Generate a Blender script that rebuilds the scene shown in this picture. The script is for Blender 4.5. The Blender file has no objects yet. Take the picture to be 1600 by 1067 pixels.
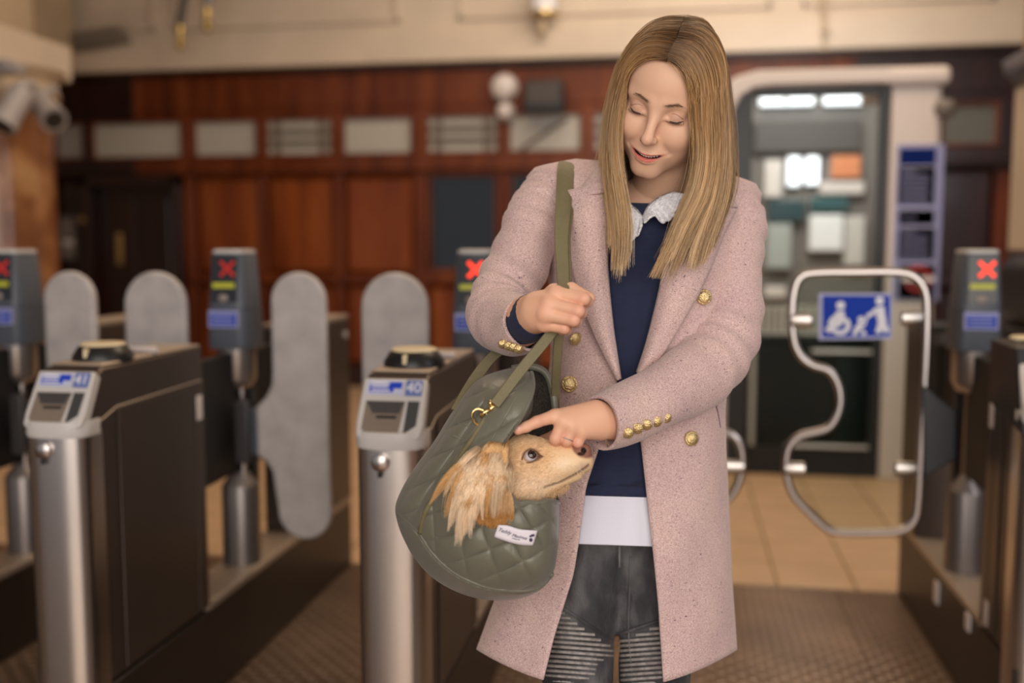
import bpy, bmesh, math, random
import numpy as np
from mathutils import Vector, Matrix
random.seed(7)
rng = np.random.default_rng(7)
SC = bpy.context.scene
COL = SC.collection

# ------------------------------------------------------------------ camera
FPX, YAW, PITCH, EYE = 1556.0, math.radians(9.5), math.radians(5.43), 1.32
CF = np.array([-math.sin(YAW)*math.cos(PITCH), math.cos(YAW)*math.cos(PITCH), -math.sin(PITCH)])
CR = np.array([math.cos(YAW), math.sin(YAW), 0.0])
CU = np.cross(CR, CF)
CH = np.array([-math.sin(YAW), math.cos(YAW), 0.0])       # horizontal viewing direction
CC = np.array([0.0, 0.0, EYE])
cam_d = bpy.data.cameras.new('camera')
cam = bpy.data.objects.new('camera', cam_d); COL.objects.link(cam)
cam.location = CC
cam.rotation_euler = Matrix((CR, CU, -CF)).transposed().to_euler()
cam_d.sensor_width = 36.0
cam_d.lens = FPX/1600*36
cam_d.clip_start = 0.05
cam_d.dof.use_dof = True
cam_d.dof.focus_distance = 1.52
cam_d.dof.aperture_fstop = 1.6
SC.camera = cam
# ------------------------------------------------------------------ world, light, exposure
SC.view_settings.view_transform = 'Standard'
SC.view_settings.look = 'None'
SC.view_settings.gamma = 1.0
SC.view_settings.use_curve_mapping = False
SC.view_settings.exposure = 0.0
world = bpy.data.worlds.new('world'); SC.world = world; world.use_nodes = True
bg = world.node_tree.nodes['Background']
bg.inputs[0].default_value = (0.92, 0.93, 1.0, 1)
bg.inputs[1].default_value = 0.42

def area(name, loc, target, sx, sy, power, color):
    l = bpy.data.lights.new(name, 'AREA'); l.shape = 'RECTANGLE'; l.size = sx; l.size_y = sy
    l.energy = power; l.color = color
    o = bpy.data.objects.new(name, l); COL.objects.link(o); o.location = loc
    d = Vector(target)-Vector(loc)
    o.rotation_euler = d.to_track_quat('-Z', 'Y').to_euler()
    return o
area('entrance_daylight', (0.5, -2.6, 2.2), (-0.1, 2.0, 1.1), 4.5, 3.4, 185, (1.0, 0.915, 0.82))
area('side_daylight', (3.6, 0.6, 3.0), (0.0, 2.4, 0.9), 1.6, 2.2, 34, (0.98, 0.95, 1.0))
area('hall_lamp', (-1.6, 4.6, 4.6), (-1.6, 4.6, 0), 3.0, 1.6, 80, (1.0, 0.76, 0.52))
area('hall_lamp', (1.2, 4.2, 4.6), (1.0, 4.4, 0), 2.0, 1.6, 80, (1.0, 0.76, 0.52))
area('wall_lamp', (0.1, 6.9, 4.7), (-0.6, 9.0, 2.3), 3.6, 0.5, 75, (1.0, 0.86, 0.70))

# ------------------------------------------------------------------ helpers
def at(px, py, d):
    """point seen at photo pixel (px, py) at depth d along the view axis"""
    return CC + d*(CF + (px-800)/FPX*CR + (533.5-py)/FPX*CU)
def aty(px, py, y):
    r = CF + (px-800)/FPX*CR + (533.5-py)/FPX*CU
    return CC + r*(y/r[1])
def A(pts):
    return np.array([at(*p[:3]) for p in pts])

MATS = {}
def mat(name, col=(.5, .5, .5), rough=.5, metal=0., bump=0., bscale=60., var=0., vscale=8., stretch=None,
        sss=0., trans=0., emit=None, estr=0., coat=0., attr=None, spec=.5, ior=1.45, sheen=0., var2=None, ramp=None, detail=4., alpha=1.):
    if name in MATS: return MATS[name]
    m = bpy.data.materials.new(name); m.use_nodes = True
    nt = m.node_tree; N = nt.nodes; L = nt.links; b = N['Principled BSDF']
    b.inputs['Base Color'].default_value = (*col, 1); b.inputs['Roughness'].default_value = rough
    b.inputs['Metallic'].default_value = metal; b.inputs['IOR'].default_value = ior
    b.inputs['Specular IOR Level'].default_value = spec
    b.inputs['Coat Weight'].default_value = coat; b.inputs['Coat Roughness'].default_value = .1
    b.inputs['Sheen Weight'].default_value = sheen
    if sss: b.inputs['Subsurface Weight'].default_value = sss; b.inputs['Subsurface Radius'].default_value = (.012, .004, .002)
    if trans: b.inputs['Transmission Weight'].default_value = trans
    b.inputs['Alpha'].default_value = alpha
    if emit: b.inputs['Emission Color'].default_value = (*emit, 1); b.inputs['Emission Strength'].default_value = estr
    tc = N.new('ShaderNodeTexCoord'); src = tc.outputs['Object']
    if stretch:
        mp = N.new('ShaderNodeMapping'); L.new(src, mp.inputs[0]); mp.inputs['Scale'].default_value = stretch; src = mp.outputs[0]
    colsock = None
    if attr:
        a = N.new('ShaderNodeAttribute'); a.attribute_name = attr; colsock = a.outputs['Color']
    if var or ramp:
        n = N.new('ShaderNodeTexNoise'); L.new(src, n.inputs['Vector']); n.inputs['Scale'].default_value = vscale; n.inputs['Detail'].default_value = detail
        if ramp:
            r = N.new('ShaderNodeValToRGB'); L.new(n.outputs['Fac'], r.inputs[0])
            els = r.color_ramp.elements
            while len(els) < len(ramp): els.new(.5)
            for e, (p, c) in zip(els, ramp): e.position = p; e.color = (*c, 1)
            colsock = r.outputs[0]
        else:
            mx = N.new('ShaderNodeMix'); mx.data_type = 'RGBA'; mx.blend_type = 'MULTIPLY'; mx.inputs[0].default_value = 1
            mr = N.new('ShaderNodeMapRange'); L.new(n.outputs['Fac'], mr.inputs[0])
            mr.inputs['From Min'].default_value = .3; mr.inputs['From Max'].default_value = .7
            mr.inputs['To Min'].default_value = 1-var; mr.inputs['To Max'].default_value = 1+var*.5
            if colsock: L.new(colsock, mx.inputs[6])
            else: mx.inputs[6].default_value = (*col, 1)
            L.new(mr.outputs[0], mx.inputs[7]); colsock = mx.outputs[2]
    if colsock: L.new(colsock, b.inputs['Base Color'])
    if bump:
        n2 = N.new('ShaderNodeTexNoise'); L.new(src, n2.inputs['Vector']); n2.inputs['Scale'].default_value = bscale; n2.inputs['Detail'].default_value = 3
        bp = N.new('ShaderNodeBump'); L.new(n2.outputs['Fac'], bp.inputs['Height']); bp.inputs['Strength'].default_value = bump; bp.inputs['Distance'].default_value = .004
        L.new(bp.outputs[0], b.inputs['Normal'])
    MATS[name] = m
    return m

def base_of(p):
    while p is not None:
        if 'bx' in p: return np.array(p['bx'])
        p = p.parent
    return np.zeros(3)

class M:
    """collects shapes (world coordinates) into one mesh"""
    def __init__(s): s.v = []; s.f = []; s.n = 0; s.c = None
    def add(s, v, f):
        v = np.asarray(v, float); s.v.append(v); s.f += [tuple(int(i)+s.n for i in q) for q in f]; s.n += len(v); return s
    def box(s, lo, hi):
        a, b = lo, hi
        v = [(a[0],a[1],a[2]),(b[0],a[1],a[2]),(b[0],b[1],a[2]),(a[0],b[1],a[2]),(a[0],a[1],b[2]),(b[0],a[1],b[2]),(b[0],b[1],b[2]),(a[0],b[1],b[2])]
        return s.add(v, [(0,3,2,1),(4,5,6,7),(0,1,5,4),(1,2,6,5),(2,3,7,6),(3,0,4,7)])
    def prism(s, poly, fn0, fn1):
        """polygon of (a,b) extruded between fn0(a,b) and fn1(a,b)"""
        n = len(poly)
        v = [fn0(*p) for p in poly]+[fn1(*p) for p in poly]
        return s.add(v, [tuple(range(n))[::-1], tuple(range(n, 2*n))]+[(i, (i+1) % n, n+(i+1) % n, n+i) for i in range(n)])
    def loft(s, rings, cap=True, closed=True):
        k = len(rings); n = len(rings[0]); v = np.concatenate([np.asarray(r, float) for r in rings]); f = []
        for i in range(k-1):
            for j in range(n if closed else n-1):
                j2 = (j+1) % n
                f.append((i*n+j, i*n+j2, (i+1)*n+j2, (i+1)*n+j))
        if cap and closed:
            f.append(tuple(range(n))[::-1]); f.append(tuple(range((k-1)*n, k*n)))
        return s.add(v, f)
    def lathe(s, prof, c=(0,0,0), n=24, ax=2, cap=True, sq=None):
        """profile of (radius, height) turned about an axis through c"""
        rings = []
        for r, h in prof:
            ring = []
            for i in range(n):
                t = 2*math.pi*i/n; p = [0, 0, 0]; o = [k for k in range(3) if k != ax]
                ct, st = math.cos(t), math.sin(t)
                if sq: ct = math.copysign(abs(ct)**sq, ct); st = math.copysign(abs(st)**sq, st)
                rr = r if isinstance(r, tuple) else (r, r)
                p[o[0]] = c[o[0]]+rr[0]*ct; p[o[1]] = c[o[1]]+rr[1]*st; p[ax] = c[ax]+h
                ring.append(p)
            rings.append(ring)
        return s.loft(rings, cap)
    def tube(s, path, r, n=10, closed=False, flat=None, up=None):
        P = np.asarray(path, float); k = len(P)
        R = np.full(k, r) if np.isscalar(r) else np.asarray(r, float)
        if closed: T = np.roll(P, -1, 0)-np.roll(P, 1, 0)
        else: T = np.gradient(P, axis=0)
        T /= np.linalg.norm(T, axis=1)[:, None]+1e-12
        u = np.array(up if up is not None else (0, 0, 1.)); u = np.asarray(u, float)
        if abs(T[0]@u) > .95: u = np.array([1., 0, 0])
        rings = []
        for i in range(k):
            if up is not None: u = np.asarray(up, float)
            a = u-T[i]*(u@T[i]); a /= np.linalg.norm(a)+1e-12; b = np.cross(T[i], a); u = a
            fa, fb = flat if flat else (1, 1)
            rings.append([P[i]+R[i]*(fa*math.cos(2*math.pi*j/n)*a+fb*math.sin(2*math.pi*j/n)*b) for j in range(n)])
        if closed: rings.append(rings[0]); return s.loft(rings, False)
        return s.loft(rings)
    def ribbon(s, path, w, t, side):
        """strap: rectangular section, width w along vector(s) side, thickness t"""
        P = np.asarray(path, float); T = np.gradient(P, axis=0); T /= np.linalg.norm(T, axis=1)[:, None]+1e-12
        S_ = np.asarray(side, float)
        if S_.ndim == 1: S_ = np.repeat(S_[None], len(P), 0)
        W_ = np.full(len(P), w) if np.isscalar(w) else np.asarray(w, float)
        rings = []
        for i in range(len(P)):
            a = S_[i]-T[i]*(S_[i]@T[i]); a /= np.linalg.norm(a)+1e-12; b = np.cross(T[i], a)
            hw = W_[i]/2; q = t/2
            rings.append([P[i]+x*a+y*b for x, y in ((-hw,-q*.4),(-hw*.9,-q),(hw*.9,-q),(hw,-q*.4),(hw,q*.4),(hw*.9,q),(-hw*.9,q),(-hw,q*.4))])
        return s.loft(rings)
    def sphere(s, c, r, n=16, m=10):
        rr = r if isinstance(r, (tuple, list)) else (r, r, r)
        rings = [[(c[0]+rr[0]*math.sin(math.pi*i/m)*math.cos(2*math.pi*j/n), c[1]+rr[1]*math.sin(math.pi*i/m)*math.sin(2*math.pi*j/n), c[2]-rr[2]*math.cos(math.pi*i/m)) for j in range(n)] for i in range(m+1)]
        rings[0] = [(c[0]+1e-5*math.cos(2*math.pi*j/n), c[1]+1e-5*math.sin(2*math.pi*j/n), c[2]-rr[2]) for j in range(n)]
        rings[-1] = [(c[0]+1e-5*math.cos(2*math.pi*j/n), c[1]+1e-5*math.sin(2*math.pi*j/n), c[2]+rr[2]) for j in range(n)]
        return s.loft(rings)
    def grid(s, G):
        G = np.asarray(G, float); h, w = G.shape[:2]
        return s.add(G.reshape(-1, 3), [(i*w+j, i*w+j+1, (i+1)*w+j+1, (i+1)*w+j) for i in range(h-1) for j in range(w-1)])
    def build(s, name, m, parent=None, bevel=0, smooth=30, sub=0, solid=0, base=None, col=None):
        v = np.concatenate(s.v); b = base_of(parent) if base is None else np.asarray(base, float)
        me = bpy.data.meshes.new(name); me.from_pydata((v-b).tolist(), [], s.f); me.update()
        o = bpy.data.objects.new(name, me); COL.objects.link(o)
        if parent: o.parent = parent
        elif base is not None: o.location = b; o['bx'] = [float(x) for x in b]
        if m: me.materials.append(m)
        if smooth:
            for p in me.polygons: p.use_smooth = True
            if smooth < 170: me.set_sharp_from_angle(angle=math.radians(smooth))
        if col is not None:
            ca = me.color_attributes.new('Col', 'FLOAT_COLOR', 'POINT')
            ca.data.foreach_set('color', np.concatenate([col, np.ones((len(col), 1))], 1).astype(np.float32).ravel())
        if solid: md = o.modifiers.new('solid', 'SOLIDIFY'); md.thickness = solid; md.offset = 0
        if bevel: md = o.modifiers.new('bevel', 'BEVEL'); md.width = bevel; md.segments = 2; md.limit_method = 'ANGLE'; md.angle_limit = math.radians(40)
        if sub: md = o.modifiers.new('sub', 'SUBSURF'); md.levels = sub; md.render_levels = sub
        return o

def tag(o, label=None, cat=None, group=None, kind=None):
    if label: o['label'] = label
    if cat: o['category'] = cat
    if group: o['group'] = group
    if kind: o['kind'] = kind
    return o
def thing(name, label, cat, base, group=None):
    o = bpy.data.objects.new(name, None); COL.objects.link(o); o.location = base; o['bx'] = [float(x) for x in base]
    o.empty_display_size = .1
    return tag(o, label, cat, group)
def struct(o): o['kind'] = 'structure'; return o
def text(body, loc, X, Z, size, m, parent, name='lettering', shear=0, depth=.0006, align='CENTER'):
    """lettering with its baseline along X and its up along Z, standing proud of its plate"""
    c = bpy.data.curves.new(name, 'FONT'); c.body = body; c.size = size; c.align_x = align; c.align_y = 'CENTER'; c.extrude = depth; c.shear = shear
    tmp = bpy.data.objects.new(name+'_curve', c); COL.objects.link(tmp)
    me = bpy.data.meshes.new_from_object(tmp.evaluated_get(bpy.context.evaluated_depsgraph_get()))
    bpy.data.objects.remove(tmp); me.name = name; me.materials.clear(); me.materials.append(m)
    o = bpy.data.objects.new(name, me); COL.objects.link(o)
    X = Vector(X).normalized(); Z = Vector(Z); Z = (Z-X*Z.dot(X)).normalized(); Y = X.cross(Z)
    mt = Matrix((X, Z, Y)).transposed().to_4x4(); mt.translation = Vector(np.asarray(loc)-base_of(parent))
    o.parent = parent; o.matrix_local = mt
    return o
def cat_rom(P, n=8, closed=False):
    P = np.asarray(P, float); k = len(P); out = []
    for i in range(k if closed else k-1):
        if closed: a, b, c, d = P[(i-1) % k], P[i], P[(i+1) % k], P[(i+2) % k]
        else: a, b, c, d = P[max(i-1, 0)], P[i], P[i+1], P[min(i+2, k-1)]
        for t in np.linspace(0, 1, n, endpoint=False):
            out.append(.5*((2*b)+(-a+c)*t+(2*a-5*b+4*c-d)*t*t+(-a+3*b-3*c+d)*t**3))
    if not closed: out.append(P[-1])
    return np.array(out)

# ---- signed distance modelling: continuous bodies
def smin(a, b, k):
    h = np.clip(.5+.5*(b-a)/k, 0, 1); return b*(1-h)+a*h-k*h*(1-h)
def smax(a, b, k): return -smin(-a, -b, k)
def sd_sph(p, c, r): return np.linalg.norm(p-np.asarray(c, np.float32), axis=1)-r
def sd_ell(p, c, r, R=None):
    q = p-np.asarray(c, np.float32)
    if R is not None: q = q@np.asarray(R, np.float32)
    r = np.asarray(r, np.float32); k0 = np.linalg.norm(q/r, axis=1); k1 = np.linalg.norm(q/(r*r), axis=1)
    return k0*(k0-1)/(k1+1e-6)
def sd_cap(p, a, b, ra, rb=None):
    rb = ra if rb is None else rb
    a = np.asarray(a, np.float32); b = np.asarray(b, np.float32); ba = b-a; pa = p-a
    h = np.clip(pa@ba/(ba@ba), 0, 1)
    return np.linalg.norm(pa-h[:, None]*ba, axis=1)-(ra+(rb-ra)*h)
def sdf_mesh(fn, lo, hi, h, k=4):
    lo = np.asarray(lo, float); hi = np.asarray(hi, float)
    nc = np.ceil((hi-lo)/(h*k)).astype(int)+1
    ax = [lo[i]+h*k*np.arange(nc[i]) for i in range(3)]
    G = np.stack(np.meshgrid(*ax, indexing='ij'), -1).reshape(-1, 3).astype(np.float32)
    c = fn(G).reshape(nc)
    nf = (nc-1)*k+1
    idx = [np.minimum((np.arange(nf[i])+k//2)//k, nc[i]-1) for i in range(3)]
    v = c[np.ix_(*idx)].astype(np.float32)
    msk = np.abs(v) < h*k*2.2
    I = np.argwhere(msk)
    P = (lo+I*h).astype(np.float32)
    v[msk] = np.concatenate([fn(P[i:i+400000]) for i in range(0, len(P), 400000)])
    ins = v < 0
    cnt = np.zeros(nf-1, np.int8)
    for dx in (0,1):
        for dy in (0,1):
            for dz in (0,1): cnt += ins[dx:nf[0]-1+dx, dy:nf[1]-1+dy, dz:nf[2]-1+dz]
    act = (cnt > 0) & (cnt < 8)
    cid = -np.ones(nf-1, int); cells = np.argwhere(act); cid[act] = np.arange(len(cells))
    acc = np.zeros((len(cells), 3)); num = np.zeros(len(cells))
    cor = [(a, b, d) for a in (0,1) for b in (0,1) for d in (0,1)]
    for i in range(8):
        for j in range(i+1, 8):
            if sum(abs(x-y) for x, y in zip(cor[i], cor[j])) != 1: continue
            a = cells+cor[i]; b = cells+cor[j]
            va = v[a[:,0],a[:,1],a[:,2]]; vb = v[b[:,0],b[:,1],b[:,2]]
            m = (va < 0) != (vb < 0); t = np.where(m, va/(va-vb+1e-12), 0)
            acc[m] += (a+(b-a)*t[:,None])[m]; num[m] += 1
    V = lo+h*acc/num[:,None]
    F = []
    for axn in range(3):
        s0 = [slice(1, nf[i]-1) for i in range(3)]; s0[axn] = slice(0, nf[axn]-1)
        s1 = list(s0); s1[axn] = slice(1, nf[axn])
        a = ins[tuple(s0)]; b = ins[tuple(s1)]
        E_ = np.argwhere(a != b); sg = a[E_[:,0],E_[:,1],E_[:,2]]
        off = np.array([1,1,1]); off[axn] = 0; E_ = E_+off
        u, w = [(1,2),(2,0),(0,1)][axn]
        def cc(du, dw):
            q = E_.copy(); q[:,u] -= du; q[:,w] -= dw; return cid[q[:,0],q[:,1],q[:,2]]
        Q = np.stack([cc(1,1), cc(0,1), cc(0,0), cc(1,0)], 1)
        Q[~sg] = Q[~sg][:, ::-1]
        F.append(Q)
    F = np.concatenate(F); F = F[(F >= 0).all(1)]
    return V, F

def hair_obj(name, strands, radius, m, parent, tip=.35):
    """strands: array (count, points, 3), world coordinates"""
    S_ = np.asarray(strands, np.float32)-base_of(parent).astype(np.float32)
    k, n = S_.shape[:2]
    hc = bpy.data.hair_curves.new(name); hc.add_curves([n]*k)
    hc.attributes['position'].data.foreach_set('vector', S_.ravel())
    ra = hc.attributes.get('radius') or hc.attributes.new('radius', 'FLOAT', 'POINT')
    rr = radius*(1-(1-tip)*np.linspace(0, 1, n)**2)
    ra.data.foreach_set('value', np.tile(rr, k).astype(np.float32))
    o = bpy.data.objects.new(name, hc); COL.objects.link(o); o.parent = parent; hc.materials.append(m)
    o['kind'] = 'stuff'
    return o
# ------------------------------------------------------------------ materials of the place
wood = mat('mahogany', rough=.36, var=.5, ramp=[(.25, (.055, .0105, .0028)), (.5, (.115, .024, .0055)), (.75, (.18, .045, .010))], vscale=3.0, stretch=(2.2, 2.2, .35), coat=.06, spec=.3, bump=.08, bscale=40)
wood_dk = mat('dark_shaded_mahogany', rough=.3, ramp=[(.3, (.011, .0028, .0016)), (.7, (.028, .0065, .003))], vscale=3, stretch=(2.2, 2.2, .35), coat=.2)  # dark woodwork, and the mahogany wall where it lies unlit
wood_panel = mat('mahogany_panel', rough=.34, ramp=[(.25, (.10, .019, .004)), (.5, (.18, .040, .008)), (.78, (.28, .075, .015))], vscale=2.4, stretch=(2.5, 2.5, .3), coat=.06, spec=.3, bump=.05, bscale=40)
cream = mat('cream_plaster', (.58, .475, .37), .6, var=.08, vscale=2.5, bump=.1, bscale=20)
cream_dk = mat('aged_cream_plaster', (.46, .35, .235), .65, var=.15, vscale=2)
tile_m = mat('sandstone_tile', (.50, .34, .21), .38, var=.10, vscale=5, bump=.03)
grout = mat('grout', (.32, .21, .13), .8)
iron = mat('brown_iron_plate', (.25, .165, .11), .30, metal=.6, var=.25, vscale=4)
steel = mat('brushed_steel', (.62, .58, .55), .30, metal=1, bump=.04, bscale=25, stretch=(60, 60, .6), var=.06, vscale=30)
steel_pol = mat('polished_steel', (.50, .455, .44), .28, metal=1)
taupe = mat('taupe_metal', (.085, .064, .052), .36, metal=.6, var=.06, vscale=3)
sill_m = mat('worn_sill_metal', (.42, .34, .27), .42, metal=.5)
plinth_m = mat('dark_plinth', (.018, .012, .008), .4)
blk = mat('black_plastic', (.012, .012, .013), .35)
blk_matte = mat('matt_black', (.01, .009, .009), .6)
slate = mat('slate_blue_plastic', (.075, .085, .105), .42)
silver_pl = mat('silver_plastic', (.55, .52, .50), .38)
paddle_m = mat('scuffed_grey_paddle', (.45, .41, .395), .5, var=.16, vscale=14, bump=.05)
blue = mat('sign_blue', (.018, .055, .40), .6, spec=.15)
blue_lt = mat('sign_pale_blue', (.30, .32, .56), .6, spec=.15)
white = mat('white_print', (.75, .74, .78), .6, spec=.15)
white_pt = mat('white_paint', (.62, .56, .54), .4)
yellow_m = mat('yellow_bar', (.50, .50, .03), .4)
red_led = mat('red_led', (.6, .02, .01), .4, emit=(1, .05, .02), estr=2.2)
red_led_dim = mat('dim_red_led', (.5, .02, .015), .4, emit=(1, .03, .02), estr=.22)
screen_m = mat('display_glass', (.02, .02, .024), .12)
reader_y = mat('card_reader_face', (.70, .58, .38), .35)
brass = mat('brass', (.50, .35, .13), .35, metal=.9)
dark_glass = mat('dark_window_glass', (.010, .013, .017), .06, coat=.5)
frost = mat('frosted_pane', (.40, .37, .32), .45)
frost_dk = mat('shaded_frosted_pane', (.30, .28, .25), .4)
glass = mat('clear_glass', (.86, .93, .90), .02, trans=1., ior=1.05, spec=.6)

# ------------------------------------------------------------------ floor
WY = 9.0
fl = struct(M().box((-9, -3.2, -.12), (5.5, 9.3, -.012)).build('floor', grout, base=(0, 3, 0)))
# stone tiles beyond the gate line, one object each where they can be told apart
tile_me = {}
for i in range(-1, 7):
    for j in range(9):
        x0 = -.20+.30*i; y0 = 3.905+.30*j
        key = 0
        m_ = M().box((x0+.004, y0+.004, -.012), (x0+.296, y0+.296, 0))
        m_.build('tile', tile_m, fl, bevel=.002, smooth=0)
m_ = M()
for i in range(-22, 18):
    for j in range(18):
        x0 = -.20+.30*i; y0 = 3.905+.30*j
        if -1 <= i < 7 and j < 9: continue
        if y0 > 9.1: continue
        m_.box((x0+.004, y0+.004, -.012), (x0+.296, y0+.296, 0))
tag(m_.build('distant_tile', tile_m, fl, smooth=0), kind='stuff')
# ribbed iron floor plates between and in front of the gates
for i in range(-12, 8):
    for j in range(10):
        x0 = -.01+.62*i; y0 = 3.9-.70*(j+1)
        M().box((x0+.002, y0+.002, -.012), (x0+.618, y0+.698, 0)).build('floor_plate', iron, fl, smooth=0)
m_ = M()
def lugs(xa, xb, ya, yb, p=.032):
    ny = int((yb-ya)/p); nx = int((xb-xa)/p)
    for j in range(ny):
        for i in range(nx):
            x = xa+p*(i+.5); y = ya+p*(j+.5)
            a, b = (.012, .0055) if (i+j) % 2 else (.0055, .012)
            m_.add([(x-a, y-b, 0), (x+a, y-b, 0), (x+a, y+b, 0), (x-a, y+b, 0), (x-a*.5, y-b*.5, .005), (x+a*.5, y-b*.5, .005), (x+a*.5, y+b*.5, .005), (x-a*.5, y+b*.5, .005)],
                   [(4,5,6,7), (0,1,5,4), (1,2,6,5), (2,3,7,6), (3,0,4,7)])
lugs(-.54, .84, 1.5, 3.89); lugs(-1.33, -.68, 1.5, 3.89); lugs(-2.1, -1.47, 1.5, 3.3)
tag(m_.build('tread_pattern', iron, fl, smooth=0), kind='stuff')

# ------------------------------------------------------------------ shell
struct(M().box((-9, -3.2, 5.2), (5.5, 9.3, 5.35)).build('ceiling', cream, base=(0, 3, 5.2)))
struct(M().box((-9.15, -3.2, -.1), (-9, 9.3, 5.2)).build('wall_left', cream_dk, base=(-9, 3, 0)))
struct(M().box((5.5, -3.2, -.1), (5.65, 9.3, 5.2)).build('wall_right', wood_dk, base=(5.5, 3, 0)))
wb = struct(M().box((-9, WY+.10, -.1), (5.5, WY+.25, 5.2)).build('wall_back', wood, base=(-1, WY, 0)))
def wbx(x0, x1, z0, z1, y0, y1, name, m, bv=.006):  # wall ends switch to darker wood: their shade is put into the colour
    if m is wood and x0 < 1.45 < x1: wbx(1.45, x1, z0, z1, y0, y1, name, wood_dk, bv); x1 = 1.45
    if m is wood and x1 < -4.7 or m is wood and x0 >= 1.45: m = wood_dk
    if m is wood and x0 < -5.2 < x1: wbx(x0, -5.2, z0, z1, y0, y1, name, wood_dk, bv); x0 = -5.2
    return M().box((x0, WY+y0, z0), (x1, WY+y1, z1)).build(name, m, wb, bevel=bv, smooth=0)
# cream upper wall with cornice, frieze and sunk panels
wbx(-9, 5.5, 2.975, 3.235, -.10, .12, 'cornice', cream, .02)
wbx(-9, 5.5, 3.235, 3.29, -.05, .12, 'cornice_moulding', cream, .01)
wbx(-9, 5.5, 3.29, 5.2, .03, .12, 'frieze', cream, 0)
wbx(-9, 5.5, 2.93, 2.98, -.03, .12, 'shadow_moulding', wood_dk, .004)
for x0, x1 in ((-6.0, -4.95), (-4.75, -2.55), (-2.0, .75), (1.0, 2.55), (2.8, 5.2)):
    for a in ((x0, x1, 3.36, 3.40), (x0, x0+.04, 3.36, 4.6), (x1-.04, x1, 3.36, 4.6)):
        wbx(a[0], a[1], a[2], a[3], .0, .05, 'panel_moulding', cream, .008)
# mahogany frieze and rails
xs = [(-6.75, -6.12), (-6.06, -5.73), (-5.66, -4.705), (-4.60, -3.945), (-3.872, -3.20), (-3.113, -2.431), (-2.313, -1.624), (-1.55, -.868), (-.78, -.10), (0., .68), (.78, 1.5), (2.15, 2.62)]
wbx(-9, 5.5, 2.53, 2.93, .02, .12, 'frieze_board', wood, .004)
wbx(-9, 5.5, 2.60, 2.635, .0, .12, 'moulding', wood, .008)
wbx(-9, 5.5, 1.99, 2.16, .0, .12, 'transom_rail', wood, .01)
wbx(-9, 5.5, 2.02, 2.06, -.04, .12, 'moulding', wood, .01)
wbx(-2.48, 5.5, .98, 1.10, -.01, .12, 'sill_rail', wood, .01)
wbx(-4.65, -2.48, .98, 1.06, -.03, .12, 'dado_rail', wood, .01)
wbx(-9, 5.5, 0, .2, -.01, .12, 'skirting', wood_dk, .01)
edges = [-9]+[v for x in xs for v in x]+[5.5]
for a, b in zip(edges[0::2], edges[1::2]):
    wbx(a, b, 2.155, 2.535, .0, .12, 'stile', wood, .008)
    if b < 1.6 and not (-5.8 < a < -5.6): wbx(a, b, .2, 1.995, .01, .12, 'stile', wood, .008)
def pan(x0, x1, z0, z1, m=None):
    m = m or wood_panel
    q = M(); e = .05
    v = [(x0, WY+.08, z0), (x1, WY+.08, z0), (x1, WY+.08, z1), (x0, WY+.08, z1), (x0+e, WY+.045, z0+e), (x1-e, WY+.045, z0+e), (x1-e, WY+.045, z1-e), (x0+e, WY+.045, z1-e)]
    q.add(v, [(4,5,6,7), (0,1,5,4), (1,2,6,5), (2,3,7,6), (3,0,4,7)])
    q.build('panel', m, wb, smooth=0)
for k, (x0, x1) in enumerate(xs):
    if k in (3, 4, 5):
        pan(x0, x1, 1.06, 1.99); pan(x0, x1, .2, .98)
    elif k in (0, 1, 11): pan(x0, x1, 1.06, 1.99, wood_dk); pan(x0, x1, .2, .98, wood_dk)  # end panels take the shaded wood colour too
    elif k >= 6: pan(x0, x1, .2, .98)
# clerestory windows
def win(n, x0, x1, z0, z1, m, bars=None, fr=wood):
    f = M(); w = .022
    for a in ((x0, x0+w, z0, z1), (x1-w, x1, z0, z1), (x0+w, x1-w, z0, z0+w), (x0+w, x1-w, z1-w, z1)):
        f.box((a[0], WY+.015, a[2]), (a[1], WY+.07, a[3]))
    o = struct(f.build('window_%d' % n, fr, base=((x0+x1)/2, WY, z0), smooth=0))
    M().box((x0+w, WY+.055, z0+w), (x1-w, WY+.062, z1-w)).build('pane', m, o, smooth=0)
    W, H = x1-x0, z1-z0
    if bars == 'grille':
        for t in (.14, .2, .80, .86): M().box((x0+W*t-.012, WY+.04, z0+w), (x0+W*t+.012, WY+.05, z1-w)).build('glazing_bar', mat('bar_brown', (.13, .10, .075), .6), o, smooth=0)
        for t in (.30, .40, .60, .70): M().box((x0+w, WY+.036, z0+H*t-.010), (x1-w, WY+.046, z0+H*t+.010)).build('glazing_bar', MATS['bar_brown'], o, smooth=0)
    if bars == 'brace':
        M().add([(x0+.1, WY+.045, z0+.04), (x0+.15, WY+.045, z0+.03), (x1-.12, WY+.045, z1-.06), (x1-.17, WY+.045, z1-.05)], [(0,1,2,3)]).build('brace', mat('bar_brown', (.13, .10, .075), .6), o, smooth=0, solid=.01)
    return o
for n, (x0, x1) in enumerate(xs):
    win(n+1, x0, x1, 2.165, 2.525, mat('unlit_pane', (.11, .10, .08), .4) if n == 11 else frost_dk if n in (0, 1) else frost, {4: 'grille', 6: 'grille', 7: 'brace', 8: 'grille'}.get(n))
# dark ticket windows
n0 = len(xs)+1
for k, (x0, x1) in enumerate(((-2.29, -1.645), (-1.53, -.9), (-.76, -.12))):
    o = win(n0+k, x0, x1, 1.10, 1.985, dark_glass, fr=wood)
    M().box((x0+.03, WY+.04, 1.15), (x0+.06, WY+.05, 1.95)).build('edge_strip', blk, o, smooth=0)
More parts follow.
